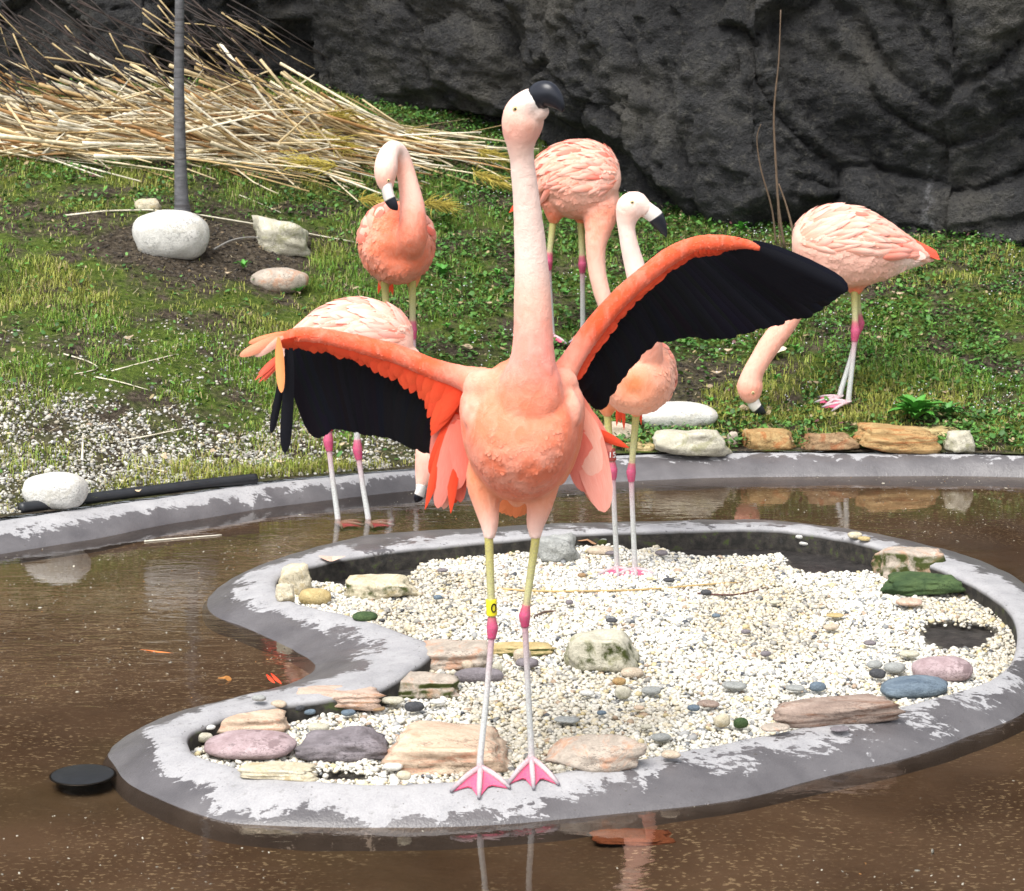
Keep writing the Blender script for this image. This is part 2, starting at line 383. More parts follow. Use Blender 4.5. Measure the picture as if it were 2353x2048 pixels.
# how green the soil is (moss) by place: bare around the tree, gravelly by the left kerb
def ell(px, cx, cy, rx, ry): return ((px[:, 0] - cx) / rx) ** 2 + ((px[:, 1] - cy) / ry) ** 2
def soil_mask(px):
    P3 = np.stack([px[:, 0] / 60, px[:, 1] / 30, px[:, 0] * 0], 1); nz = (fbm(P3, 1.0, 3, 2) - 0.5) * 1.1
    a = 1 - sstep(0.8, 1.15, ell(px, 420, 497, 225, 66) + nz)
    b = 1 - sstep(0.7, 1.2, ell(px, 1400, 775, 130, 55) + nz)
    return np.maximum(a, b * 0.85)
def gravel_mask(px):
    P3 = np.stack([px[:, 0] / 70, px[:, 1] / 40, px[:, 0] * 0], 1); nz = (fbm(P3, 1.0, 4, 21) - 0.5) * 2.2
    lim = np.interp(px[:, 0], [0, 128, 350, 600, 860, 1000], [760, 780, 815, 825, 850, 900])
    a = sstep(-30, 90, px[:, 1] - lim + nz * 80) * (px[:, 0] < 960)
    return np.clip(a, 0, 1)
green = 1 - np.maximum(soil_mask(LPX), 0.7 * gravel_mask(LPX))
me = mesh_from('lawn', LV, LF, MAT['soil'], extra=dict(green=green)); tag(link('lawn', me), kind='structure')

GX, GY = np.meshgrid(np.linspace(-9, 9, 260), np.linspace(.5, 9, 160), indexing='ij'); BP = np.stack([GX.ravel(), GY.ravel(), 0 * GX.ravel()], 1); BP[:, 2] = -0.078 + (fbm(BP, 2.5, 4, 31) - .5) * .03
me = mesh_from('pond_bottom', BP, grid_faces(260, 160), MAT['bottom']); tag(link('pond_bottom', me), kind='structure')
gx = np.linspace(-120, 120, 30); gy = np.linspace(-60, 180, 30); GX, GY = np.meshgrid(gx, gy, indexing='ij')
me = mesh_from('ground', np.stack([GX.ravel(), GY.ravel(), np.full(GX.size, -0.6)], 1), grid_faces(30, 30), MAT['soil'], extra=dict(green=np.ones(GX.size))); tag(link('ground', me), kind='structure')
wgx, wgy = np.linspace(-9, 9, 361), np.linspace(1.2, 8.6, 149); GX, GY = np.meshgrid(wgx, wgy, indexing='ij'); WP = np.stack([GX.ravel(), GY.ravel(), np.full(GX.size, WZ)], 1); WF = grid_faces(361, 149)
cen = WP[WF].mean(1); WF = WF[~inpoly(cen, O[:, :2] * .45 + I[:, :2] * .55)]
me = mesh_from('pond_water', WP, WF, MAT['water']); tag(link('pond_water', me), kind='structure')

# island floor (mud under the gravel)
def pit_mask(px):
    P3 = np.stack([px[:, 0] / 40, px[:, 1] / 14, px[:, 0] * 0], 1); nz = (fbm(P3, 1.0, 3, 33) - 0.5) * 0.9
    a = 1 - sstep(0.75, 1.05, ell(px, 735, 1150, 125, 32) + nz)
    b = (1 - sstep(0.75, 1.05, ell(px, 1520, 1088, 300, 36) + nz)) * (px[:, 0] > 1215)
    b2 = 1 - sstep(0.75, 1.05, ell(px, 1690, 1125, 130, 36) + nz)
    c = 1 - sstep(0.75, 1.05, ell(px, 1925, 1280, 80, 30) + nz)
    d = 1 - sstep(0.75, 1.05, ell(px, 690, 1562, 70, 10) + nz)
    e = (1 - sstep(0.75, 1.05, ell(px, 1090, 1078, 260, 16) + nz * .5))
    return np.clip(a + b + b2 + c + d + e, 0, 1)
ipoly = I[:, :2]
def floor_z(P): 
    px = to_px(P); b = (fbm(P, 5, 3, 4) - 0.5) * 0.02
    return -0.050 + b - 0.014 * pit_mask(px)
bx0, by0 = ipoly.min(0); bx1, by1 = ipoly.max(0)
nx, ny = 150, 150
GX, GY = np.meshgrid(np.linspace(bx0 - .03, bx1 + .03, nx), np.linspace(by0 - .03, by1 + .03, ny), indexing='ij')
P = np.stack([GX.ravel(), GY.ravel(), np.full(GX.size, -0.06)], 1); P[:, 2] = floor_z(P)
F = grid_faces(nx, ny); cen = P[F].mean(1); Fk = F[inpoly(cen, ipoly + 0) ]
# grow the floor a little under the kerb
ctr = ipoly.mean(0)
FV, FF = P, Fk
used, inv = np.unique(Fk.ravel(), return_inverse=True)
me = mesh_from('island_floor', P[used], inv.reshape(-1, 4), MAT['mud'], extra=dict(pit=pit_mask(to_px(P[used])))); tag(link('island_floor', me), kind='structure')

def bvh(V, F): return BVHTree.FromPolygons([tuple(v) for v in V], [tuple(int(i) for i in f) for f in F])
BV = dict(kerb=bvh(*kerbVF), kerb2=bvh(*kerb2VF), lawn=bvh(LV, LF), isl=bvh(P[used], inv.reshape(-1, 4)))
def hit(dx, dy, which=('kerb', 'kerb2', 'lawn', 'isl')):
    o = Vector((0, 0, CAM_H)); r = ray(dx, dy).normalized(); best = None
    for k in which:
        if k not in BV: continue
        h = BV[k].ray_cast(o, r)
        if h[0] is not None and (best is None or h[3] < best[3]): best = h
    if 'plane' in which: return on(dx, dy, 0.018)
    if best is None: return on(dx, dy, WZ)
    return best[0]

# ------------------------------------------------------------------ the rock wall behind
base_px = [(-500, 180), (300, 182), (600, 192), (760, 225), (900, 268), (1030, 322), (1240, 425), (1340, 448), (1500, 480), (1700, 492), (1900, 505), (2100, 515)]
wp = []
for x, y in base_px:
    h = hit(min(max(x, -300), 2300), y, ('lawn',)); wp.append((h[0], h[1]))
wp = [(-8.5, wp[0][1] + .3)] + [q for q in wp if -8 < q[0] < 7] + [(8.5, wp[-1][1] - 0.2)]
wp = sorted(wp)
NU, NV = 760, 270
lin = np.array(wp); dl = np.r_[0, np.cumsum(np.hypot(*np.diff(lin, axis=0).T))]
uu = np.linspace(0, dl[-1], NU); BX = np.interp(uu, dl, lin[:, 0]); BY = np.interp(uu, dl, lin[:, 1])
tx = np.gradient(BX); ty = np.gradient(BY); ln = np.hypot(tx, ty); nxn, nyn = ty / ln, -tx / ln
vv = np.linspace(-0.35, 3.1, NV)
U3, V3 = np.meshgrid(np.arange(NU), vv, indexing='ij'); ui = U3.ravel().astype(int); v3 = V3.ravel()
Q = np.stack([uu[ui], v3, np.zeros(len(v3))], 1)
z0 = lawn_h(BX, BY, False)[ui]
warp = np.stack([fbm(Q, 0.9, 3, 50) - .5, fbm(Q, 0.9, 3, 60) - .5, 0 * v3], 1)
Qw = Q + warp * 0.9
def cells(Qw, s, seed):   # rounded boulders: height falls off at cell borders
    p = Qw[:, :2] * s; i = np.floor(p).astype(int); d1 = np.full(len(p), 9.); d2 = d1.copy(); idv = np.zeros(len(p))
    for a in (-1, 0, 1):
        for b in (-1, 0, 1):
            c = i + [a, b]; z = np.zeros(len(p), int)
            cx = c[:, 0] + _h(c[:, 0], c[:, 1], z, seed); cy = c[:, 1] + _h(c[:, 0], c[:, 1], z, seed + 1)
            d = np.hypot(p[:, 0] - cx, p[:, 1] - cy); m = d < d1
            d2 = np.where(m, d1, np.minimum(d2, d)); d1 = np.where(m, d, d1); idv = np.where(m, _h(c[:, 0], c[:, 1], z, seed + 2), idv)
    return d2 - d1, idv
e1, id1 = cells(Qw * [0.55, 1.0, 1], 1.0, 70); e2, id2 = cells(Qw, 2.2, 90)
rdg = 1 - np.abs(2 * fbm(Qw, 2.4, 5, 19, .6) - 1)
disp = 0.30 + 0.14 * sstep(0, 0.25, e1) + 0.18 * id1 + 0.05 * sstep(0, .2, e2) + 0.10 * id2 + 0.22 * (fbm(Q, 1.6, 5, 12) - .5) - 0.05 * sstep(.86, .98, rdg) + 0.09 * (fbm(Q, 9, 5, 14, 0.75) - .5) + 0.05 * np.maximum(fbm(Q, 22, 3, 15, .8) - .5, -.05)
disp += 0.30 * (sstep(1.0, 1.9, v3) * fbm(Q, 0.7, 2, 44)) * 1.6          # upper part leans out over the base
WV = np.stack([BX[ui] + nxn[ui] * (disp - 0.72), BY[ui] + nyn[ui] * (disp - 0.72), z0 + v3], 1)
wpx = to_px(WV); stain = np.clip(1 - np.abs(wpx[:, 0] - (1868 + (wpx[:, 1] - 400) * -0.05)) / 14, 0, 1) * sstep(300, 360, wpx[:, 1])
me = mesh_from('rock_wall', WV, grid_faces(NU, NV), MAT['wall'], extra=dict(stain=stain))
tag(link('rock_wall', me), 'dark grey lumpy artificial rock wall rising behind the grassy bank', 'wall')
BV['wall'] = bvh(WV, grid_faces(NU, NV))

# ------------------------------------------------------------------ gravel
ico = bmesh.new(); bmesh.ops.create_icosphere(ico, subdivisions=1, radius=1); ICO_V = np.array([v.co[:] for v in ico.verts]); ICO_F = np.array([[v.index for v in f.verts] for f in ico.faces]); ico.free()
ico = bmesh.new(); bmesh.ops.create_icosphere(ico, subdivisions=2, radius=1); ICO2_V = np.array([v.co[:] for v in ico.verts]); ICO2_F = np.array([[v.index for v in f.verts] for f in ico.faces]); ico.free()
def pebbles(name, C, R, colors, mat, base=(ICO_V, ICO_F), flat=0.65):
    n = len(C); bV, bF = base
    th = RNG.uniform(0, 2 * np.pi, n); sx = R * RNG.uniform(0.85, 1.3, n); sy = R * RNG.uniform(0.7, 1.0, n); sz = R * RNG.uniform(flat * 0.8, flat * 1.2, n)
    tl = RNG.normal(0, 0.35, n)
    jit = 1 + RNG.normal(0, 0.09, (n, len(bV)))
    v = bV[None] * jit[:, :, None] * np.stack([sx, sy, sz], 1)[:, None, :]
    c, s = np.cos(tl)[:, None], np.sin(tl)[:, None]
    x, z = v[:, :, 0] * c - v[:, :, 2] * s, v[:, :, 0] * s + v[:, :, 2] * c; y = v[:, :, 1]
    c, s = np.cos(th)[:, None], np.sin(th)[:, None]
    v = np.stack([x * c - y * s, x * s + y * c, z], -1) + C[:, None, :]
    F = (bF[None] + (np.arange(n) * len(bV))[:, None, None]).reshape(-1, 3)
    return mesh_from(name, v.reshape(-1, 3), F, mat, col=np.repeat(colors, len(bV), 0))
def gravel_colors(n):
    pal = np.array([(0.84, 0.82, 0.75), (0.80, 0.77, 0.67), (0.82, 0.75, 0.58), (0.70, 0.60, 0.36), (0.45, 0.45, 0.44), (0.26, 0.27, 0.28), (0.50, 0.38, 0.28), (0.10, 0.11, 0.13)])
    k = RNG.choice(8, n, p=[.46, .25, .13, .04, .06, .03, .02, .01]); c = pal[k] * RNG.uniform(0.85, 1.05, (n, 1)); return np.clip(c, 0, 0.86)
sp = 0.0086
gx, gy = np.meshgrid(np.arange(bx0, bx1, sp), np.arange(by0, by1, sp), indexing='ij')
C = np.stack([gx.ravel(), gy.ravel(), 0 * gx.ravel()], 1); C[:, :2] += RNG.uniform(-.5, .5, (len(C), 2)) * sp
C = C[inpoly(C, ipoly)]
C[:, 2] = -0.05
px = to_px(C); keep = (RNG.random(len(C)) > pit_mask(px) * 1.02) & (px[:, 0] < 2075) & (px[:, 1] < 1800)
C = C[keep]; C[:, 2] = floor_z(C)
n = len(C); R = np.clip(RNG.lognormal(math.log(0.0056), 0.30, n), 0.003, 0.012)
C[:, 2] += R * 0.35 + RNG.uniform(0, 0.006, n)
near = to_px(C)[:, 1] > 1380
for msk, base in ((near, (ICO2_V, ICO2_F)), (~near, (ICO_V, ICO_F))):
    pass
gc = gravel_colors(n) * .90; silt = sstep(.50, .66, fbm(C, 3.2, 4, 88))[:, None] * .55; gc = gc * (1 - silt) + gc * np.array((.66, .60, .50)) * silt
me = pebbles('white_gravel', C, R, gc, MAT['pebble'])
tag(link('white_gravel', me), 'white and cream pea gravel filling the pond island', 'gravel', kind='stuff')
# gravel strewn over the near-left bank
n0 = 60000
Cx = RNG.uniform(-2.6, -0.1, n0); Cy = kerb_y(Cx) + 0.02 + RNG.random(n0) ** 1.2 * 2.3; C = np.stack([Cx, Cy, lawn_h(Cx, Cy)], 1)
px = to_px(C); keep = RNG.random(n0) < np.clip(gravel_mask(px) * 0.9 + 0.10 * (px[:, 1] > 640) * (px[:, 0] < 560), 0, 1) * (0.22 + 0.78 * sstep(0.42, 0.56, fbm(C, 6, 3, 41)))
C = C[keep]; n = len(C); R = np.clip(RNG.lognormal(math.log(0.0044), 0.38, n), 0.002, 0.012); C[:, 2] += R * 0.3
cc = gravel_colors(n) * RNG.uniform(.25, .9, (n, 1)); me = pebbles('bank_gravel', C, R, cc, MAT['pebble']); tag(link('bank_gravel', me), 'white pebbles strewn through the mossy bank beside the kerb', 'gravel', kind='stuff')

# ------------------------------------------------------------------ grass, clover, moss
def blades(name, B, L, Wd, lean, col, mat):
    n = len(B); th = RNG.uniform(0, 2 * np.pi, n); d = np.stack([np.cos(th), np.sin(th), 0 * th], 1); sd = np.stack([-np.sin(th), np.cos(th), 0 * th], 1)
    up = np.array([0, 0, 1.0]); l = L[:, None]; w_ = Wd[:, None]; ln_ = lean[:, None]
    p0 = B - sd * w_; p1 = B + sd * w_; m = B + up * l * 0.6 + d * l * ln_ * 0.35; p2 = m + sd * w_ * 0.8; p3 = m - sd * w_ * 0.8; tip = B + up * l * (1 - 0.35 * ln_) + d * l * ln_
    V = np.stack([p0, p1, p2, p3, tip], 1).reshape(-1, 3); k = (np.arange(n) * 5)[:, None]
    F = np.vstack([k + [0, 1, 2], k + [0, 2, 3], k + [3, 2, 4]])
    return mesh_from(name, V, F, mat, col=np.repeat(col, 5, 0), smooth=False)
def lawn_pts(n, x0=-3.2, x1=3.2, d1=4.6, pw=1.15):
    x = RNG.uniform(x0, x1, n); y = kerb_y(x) + 0.015 + RNG.random(n) ** pw * d1
    C = np.stack([x, y, lawn_h(x, y)], 1); return C, to_px(C)
G1, G2, G3 = np.array((0.115, 0.28, 0.03)), np.array((0.38, 0.39, 0.08)), np.array((0.045, 0.125, 0.028))
C, px = lawn_pts(380000)
leafy = np.clip(sstep(640, 1000, px[:, 0]) * 0.9 + sstep(500, 360, px[:, 1]) * 0.2, 0, 1)
nz = fbm(C, 4.5, 3, 6); nz2 = fbm(C, 1.3, 2, 8)
edge = (px[:, 1] > 1080 / DS - 15)
p = (0.10 + 0.90 * sstep(0.40, 0.60, nz)) * (1 - 0.99 * soil_mask(px)) * (1 - 0.62 * gravel_mask(px)) * (1 - 0.7 * leafy)
tuft = ((ell(px, 440, 955, 95, 16) < 1) | (ell(px, 620, 950, 110, 16) < 1) | (ell(px, 1600, 840, 240, 16) < 1) | (ell(px, 1850, 780, 150, 50) < 1) | (ell(px, 1500, 800, 90, 25) < 1) | (ell(px, 660, 525, 40, 22) < 1))
keep = RNG.random(len(C)) < np.maximum(p, tuft * 0.9)
C, px, nz, nz2, tf = C[keep], px[keep], nz[keep], nz2[keep], tuft[keep]
n = len(C); mixv = np.clip(sstep(0.38, 0.62, nz2) * 0.85 + RNG.normal(0.12, 0.2, n) + 0.35 * gravel_mask(px) + .15 * (px[:, 0] < 700), 0, 1)[:, None]
col = (G1 * (1 - mixv) + G2 * mixv) * RNG.uniform(0.7, 1.25, (n, 1)); dead = RNG.random(n) < 0.13; col[dead] = (0.42, 0.34, 0.18)
L = RNG.uniform(0.012, 0.026, n) + 0.015 * (nz > 0.55) + 0.022 * tf
me = blades('grass', C, L, RNG.uniform(0.0009, 0.0019, n), RNG.uniform(0.2, 1.1, n), col, MAT['grass'])
tag(link('grass', me), 'short mossy yellow green grass on the bank', 'grass', kind='stuff')
# low leafy weeds
C, px = lawn_pts(150000)
leafy = np.clip(sstep(560, 900, px[:, 0]) * 0.95 + sstep(520, 380, px[:, 1]) * 0.55, 0.10, 1)
nz = fbm(C, 6, 3, 16)
p = leafy * sstep(0.30, 0.52, nz) * (1 - 0.97 * soil_mask(px)) * (1 - 0.93 * gravel_mask(px))
keep = RNG.random(len(C)) < p; C = C[keep]; px = px[keep]; nz = nz[keep]; n = len(C)
th = RNG.uniform(0, 2 * np.pi, n); r = RNG.uniform(0.005, 0.0125, n) * (1 + 0.5 * (RNG.random(n) < .1)); til = RNG.uniform(0.1, 0.9, n)
d = np.stack([np.cos(th) * np.cos(til), np.sin(th) * np.cos(til), np.sin(til)], 1); sd = np.stack([-np.sin(th), np.cos(th), RNG.normal(0, .3, n)], 1)
base = C + np.array([0, 0, 1.0]) * (RNG.uniform(0.004, 0.03, n) * (0.5 + nz))[:, None]
r_ = r[:, None]; up = np.array([0, 0, 1.0])
V = np.stack([base, base + d * r_ * .7 + sd * r_ * .62 - up * r_ * .15, base + d * r_ * 1.6 + sd * r_ * .4 - up * r_ * .2, base + d * r_ * 1.9 - up * r_ * .35, base + d * r_ * 1.6 - sd * r_ * .4 - up * r_ * .2, base + d * r_ * .7 - sd * r_ * .62 - up * r_ * .15, base + d * r_ * 1.0], 1).reshape(-1, 3)
k = (np.arange(n) * 7)[:, None]
F = np.vstack([k + [6, a, b] for a, b in ((0, 1), (1, 2), (2, 3), (3, 4), (4, 5), (5, 0))])
mixv = RNG.random((n, 1)) ** 1.6; col = (G3 * (1 - mixv) + np.array((0.11, 0.25, 0.045)) * mixv) * RNG.uniform(0.6, 1.3, (n, 1))
dd = RNG.random(n); col[dd < 0.05] = (0.30, 0.24, 0.13); col[dd > 0.985] = (0.12, 0.05, 0.05)
me = mesh_from('weed_leaves', V, F, MAT['leaf'], col=np.repeat(col, 7, 0)); tag(link('weed_leaves', me), 'low dark green leafy weeds covering the bank', 'weeds', kind='stuff')
# tiny white flowers among the weeds
C, px = lawn_pts(15000); p = np.clip(sstep(800, 1100, px[:, 0]), 0, 1) * sstep(0.5, 0.62, fbm(C, 3.0, 3, 26)) * (1 - soil_mask(px)) * (px[:, 1] < 840)
keep = RNG.random(len(C)) < p * 0.8; C = C[keep]; n = len(C); C[:, 2] += RNG.uniform(0.02, 0.04, n); R = RNG.uniform(0.002, 0.0042, n)
me = pebbles('weed_flowers', C, R, np.tile([(0.74, 0.75, 0.78)], (n, 1)), MAT['pebble'], flat=0.5); tag(link('weed_flowers', me), 'tiny white flowers dotting the green weeds', 'flowers', kind='stuff')
# straw bits and crumbs of soil
C, px = lawn_pts(11000); keep = RNG.random(len(C)) < 0.9; C = C[keep]; n = len(C); C[:, 2] += 0.012
th = RNG.uniform(0, np.pi, n); L = RNG.uniform(0.01, 0.05, n); d = np.stack([np.cos(th), np.sin(th), RNG.normal(0, .15, n)], 1) * L[:, None]; sd = np.stack([-np.sin(th), np.cos(th), 0 * th], 1) * 0.0012
V = np.stack([C - d / 2 - sd, C + d / 2 - sd, C + d / 2 + sd, C - d / 2 + sd], 1).reshape(-1, 3); F = np.arange(4 * n).reshape(-1, 4)
me = mesh_from('straw_litter', V, F, MAT['straw'], col=np.repeat(np.array([(0.5, 0.43, 0.28)]) * RNG.uniform(0.4, 1.1, (n, 1)), 4, 0)); tag(link('straw_litter', me), 'short bits of dry straw littering the bank', 'litter', kind='stuff')
C, px = lawn_pts(60000, -2.6, 2.2, 4.5); keep = (RNG.random(len(C)) < soil_mask(px) * 0.9); C = C[keep]; n = len(C); R = RNG.uniform(0.003, 0.009, n)
cc = np.array([(0.03, 0.024, 0.018)]) * RNG.uniform(0.4, 2.2, (n, 1)); cc[RNG.random(n) < 0.06] = (0.22, 0.16, 0.09)
me = pebbles('soil_crumbs', C, R, cc, MAT['pebble']); tag(link('soil_crumbs', me), 'dark crumbly soil around the young tree', 'soil', kind='stuff')

# ------------------------------------------------------------------ rocks
ib = bmesh.new(); bmesh.ops.create_icosphere(ib, subdivisions=4, radius=1); I4V = np.array([v.co[:] for v in ib.verts]); I4F = np.array([[v.index for v in f.verts] for f in ib.faces]); ib.free()
ib = bmesh.new(); bmesh.ops.create_icosphere(ib, subdivisions=3, radius=1); I3V = np.array([v.co[:] for v in ib.verts]); I3F = np.array([[v.index for v in f.verts] for f in ib.faces]); ib.free()
RM = {}
def rockmat(key):
    if key in RM: return RM[key]
    T = dict(white=((0.66, 0.65, 0.61), (0.76, 0.75, 0.71), (0.55, 0.53, 0.47)), cream=((0.56, 0.49, 0.34), (0.74, 0.68, 0.53), (0.42, 0.33, 0.18)), ochre=((0.46, 0.34, 0.14), (0.66, 0.53, 0.28)),
        lime=((0.50, 0.47, 0.36), (0.68, 0.65, 0.54), (0.34, 0.33, 0.2)), grey=((0.30, 0.31, 0.30), (0.44, 0.45, 0.43)), tan=((0.50, 0.40, 0.29), (0.68, 0.58, 0.46)),
        pink=((0.55, 0.38, 0.29), (0.70, 0.55, 0.45), (0.40, 0.2, 0.1)), mauve=((0.38, 0.27, 0.28), (0.52, 0.41, 0.42)), slate=((0.17, 0.15, 0.16), (0.29, 0.26, 0.28)),
        blue=((0.10, 0.14, 0.19), (0.22, 0.28, 0.33)), brown=((0.24, 0.14, 0.07), (0.46, 0.32, 0.18), (0.28, 0.1, 0.04)), rust=((0.34, 0.19, 0.07), (0.58, 0.42, 0.2), (0.36, 0.13, 0.04)),
        mossy=((0.03, 0.065, 0.025), (0.09, 0.14, 0.05)), brownlight=((0.42, 0.36, 0.30), (0.58, 0.50, 0.42), (0.5, 0.28, 0.18)), peach=((0.60, 0.42, 0.30), (0.72, 0.60, 0.46), (0.58, 0.30, 0.2)), ledge=((0.30, 0.22, 0.18), (0.46, 0.36, 0.30), (0.2, 0.1, 0.06)),
        dark=((0.04, 0.045, 0.05), (0.11, 0.11, 0.12)), terra=((0.30, 0.10, 0.05), (0.42, 0.17, 0.09)))
    base, _, opt = key.partition('+'); t = T[base]
    kw = dict(stain=t[2] if len(t) > 2 else None)
    if 'moss' in opt: kw['moss'] = 0.9
    if 'lite' in opt: kw['moss'] = 0.45
    if 'str' in opt: kw['streak'] = (0.5, 1, 4)
    if 'spot' in opt: kw['spot'] = tuple(x * 0.6 for x in t[0])
    RM[key] = M_rock('rock_' + key.replace('+', '_'), t[0], t[1], **kw); return RM[key]
PLACES = []
import re
def short(label): return re.split(r' (?:with|standing|lying|on|in|at|half|wedged|below|behind|beside|between|where|set|against|under|inside|resting|seen|next|along|growing|rising) ', label)[0]
def beside(p, skip=('terra',)):
    return min(PLACES, key=lambda q: (q[1] - p).length)[0]
def rock(name, label, cat, cx, cy, w_, h_, key, kind='block', depth=0.7, group=None, surf=None, seed=None, rot=None, tilt=0.0, hz=None, sub=4, sink=0.12, lift=0.0):
    """cx,cy centre, w_,h_ size in the picture; depth = depth/width"""
    rs = np.random.default_rng(seed if seed is not None else int(cx * 7 + cy))
    pb = hit(cx, cy + h_ / 2 * 0.92, surf or ('kerb', 'kerb2', 'lawn', 'isl')); m = mpp(pb); W = w_ * m; D = W * depth
    dv = (CAM_H - pb.z) / math.hypot(pb.y, CAM_H - pb.z)
    H = hz * m if hz else max((h_ * m - D * dv * 0.72) / 0.95, 0.3 * h_ * m)
    bV, bF = (I4V, I4F) if sub == 4 else (I3V, I3F)
    n = bV.copy()
    if kind == 'cobble':
        V = n.copy(); V *= 1 + (fbm(n + rs.uniform(0, 50), 1.1, 3, 1)[:, None] - 0.5) * 0.35
        p_ = 2.3; V = np.sign(V) * np.abs(V) ** (2 / p_)
    else:
        nf = 15 if kind == 'block' else 19
        N_ = rs.normal(size=(nf, 3)); N_ /= np.linalg.norm(N_, axis=1)[:, None]; Dd = rs.uniform(0.78, 1.02, nf)
        box = np.array([(0, 0, 1), (0, 0, -1), (1, 0, .15), (-1, 0, .1), (0, -1, .1), (0, 1, 0)], float) + rs.normal(0, .13, (6, 3)); box /= np.linalg.norm(box, axis=1)[:, None]
        N_ = np.vstack([N_, box]); Dd = np.r_[Dd, np.full(6, 0.72 if kind == 'block' else 0.66)]
        dots = n @ N_.T; tvals = np.where(dots > 0.05, Dd[None] / np.maximum(dots, 0.05), 9)
        k = 26.0; rad = -np.log(np.exp(-k * tvals).sum(1)) / k; rad = np.clip(rad, .3, 1.3)
        V = n * rad[:, None]; V *= (1 + (fbm(n + rs.uniform(0, 50), 2.2, 4, 1) - 0.5) * 0.42)[:, None]; V += (fbm(n + 9, 7, 3, 2)[:, None] - 0.5) * 0.09; V *= (1 + .022 * np.sign(np.sin(V[:, 2] * 13 + 4 * fbm(n + 3, 1.5, 2, 5))) * (kind == 'slab'))[:, None]
    mn, mx = V.min(0), V.max(0); V = (V - (mn + mx) / 2) / ((mx - mn) / 2)
    if rot is not None and kind == 'cobble': pass
    V = V * [W / 2, D / 2, H / 2 / (1 - sink)]
    if tilt: c, s = math.cos(tilt), math.sin(tilt); V = np.stack([V[:, 0] * c - V[:, 2] * s, V[:, 1], V[:, 0] * s + V[:, 2] * c], 1)
    zr = V[:, 2].max() - V[:, 2].min()
    cen = Vector((pb.x, pb.y + D * 0.42, pb.z + zr / 2 - zr * sink + lift + (.006 if -.09 < pb.z < -.02 else 0)))
    me = mesh_from(name, V, bF, rockmat(key)); o = link(name, me); o.location = cen
    if rot: o.rotation_euler[2] = rot
    if '%s' in label: label = label % beside(cen); group = 'loose cobbles in the island gravel'
    elif cat == 'rock': PLACES.append((short(label), cen))
    return tag(o, label, cat, group)
R_ = rock
# island, by the bay
R_('rock', 'cream squared rock standing on the kerb edge beside an ochre stone', 'rock', 592, 1172, 68, 66, 'cream', depth=.8)
R_('rock', 'narrow cream rock wedged against the squared cream rock on the kerb', 'rock', 572, 1192, 40, 40, 'cream', depth=.8)
R_('rock', 'rounded ochre stone lying in front of the squared cream rock', 'rock', 632, 1206, 66, 36, 'ochre', 'cobble')
R_('rock', 'long cream slab with mossy sides beside the dark mud patch', 'rock', 771, 1187, 162, 48, 'cream+lite', depth=.45, rot=-.05)
R_('rock', 'grey angular boulder at the back of the island by the inner kerb', 'rock', 1120, 1108, 92, 62, 'grey', depth=.7, tilt=.12)
R_('rock', 'flat tan stone half buried near the grey boulder', 'rock', 1208, 1112, 56, 22, 'tan', 'cobble')
R_('rock', 'small mossy grey stone on the flat tan stone', 'rock', 1208, 1093, 26, 18, 'grey+moss', sub=3)
R_('rock', 'wide flat tan boulder where the bay kerb meets the gravel', 'rock', 908, 1325, 165, 66, 'brownlight', 'slab', depth=.8)
R_('rock', 'flat pale slab with dark mossy underside beside the tan boulder', 'rock', 846, 1385, 168, 56, 'brownlight+moss', 'slab', depth=.5)
R_('rock', 'brown grey oblong cobble below the wide tan boulder', 'rock', 963, 1364, 100, 34, 'slate+str', 'cobble', depth=.4)
R_('rock', 'long low mossy slab behind the legs of the spread winged bird', 'rock', 1040, 1312, 160, 32, 'ochre+moss', 'slab', depth=.35)
R_('rock', 'large pale block with mossy green face in the middle of the gravel', 'rock', 1212, 1317, 156, 92, 'lime+lite', depth=.62, hz=72)
R_('rock', 'tan cobble at the foot of the mossy green block', 'rock', 1272, 1358, 46, 24, 'tan', 'cobble', sub=3)
R_('rock', 'pink streaked flat stone on the inner kerb of the bay', 'rock', 685, 1407, 185, 52, 'pink+str', 'slab', depth=.5)
R_('rock', 'tan streaked slab lying along the narrow tip of the island', 'rock', 488, 1462, 190, 58, 'peach+str', 'slab', depth=.5, rot=.12)
R_('rock', 'smooth mauve boulder with purple blotches inside the island tip', 'rock', 498, 1507, 188, 68, 'mauve+spot', 'cobble', depth=.7)
R_('rock', 'dark purple grey boulder beside the mauve one', 'rock', 690, 1505, 196, 72, 'slate', depth=.7)
R_('rock', 'flat cream slab set against the front kerb', 'rock', 560, 1551, 168, 38, 'cream', 'slab', depth=.45, rot=-.1)
R_('rock', 'large peach and rust streaked rock behind the webbed feet', 'rock', 900, 1512, 275, 108, 'peach+str', 'slab', depth=.7, sink=.2)
R_('rock', 'tan rock with dark brown underside on the front kerb', 'rock', 1195, 1515, 210, 76, 'brownlight', depth=.5, rot=.08)
R_('rock', 'long brown ledge stone against the right front kerb', 'rock', 1685, 1432, 280, 62, 'ledge+str', 'slab', depth=.3, rot=.22)
R_('rock', 'dark blue grey boulder on the kerb beside the brown ledge', 'rock', 1845, 1388, 145, 52, 'blue+str', 'cobble', depth=.6, rot=.2)
R_('rock', 'mottled purple boulder behind the dark blue one', 'rock', 1900, 1352, 125, 62, 'mauve+spot', 'cobble', depth=.7)
R_('rock', 'green algae covered slab on the gravel below the tan boulder', 'rock', 1862, 1184, 178, 54, 'mossy', 'slab', depth=.5)
R_('rock', 'tan boulder with mossy cracks sitting on the back kerb', 'rock', 1840, 1138, 158, 72, 'brownlight+moss', depth=.6)
R_('rock', 'small moss cushion stone at the bay edge of the gravel', 'rock', 733, 1240, 52, 22, 'mossy', 'cobble', sub=3)
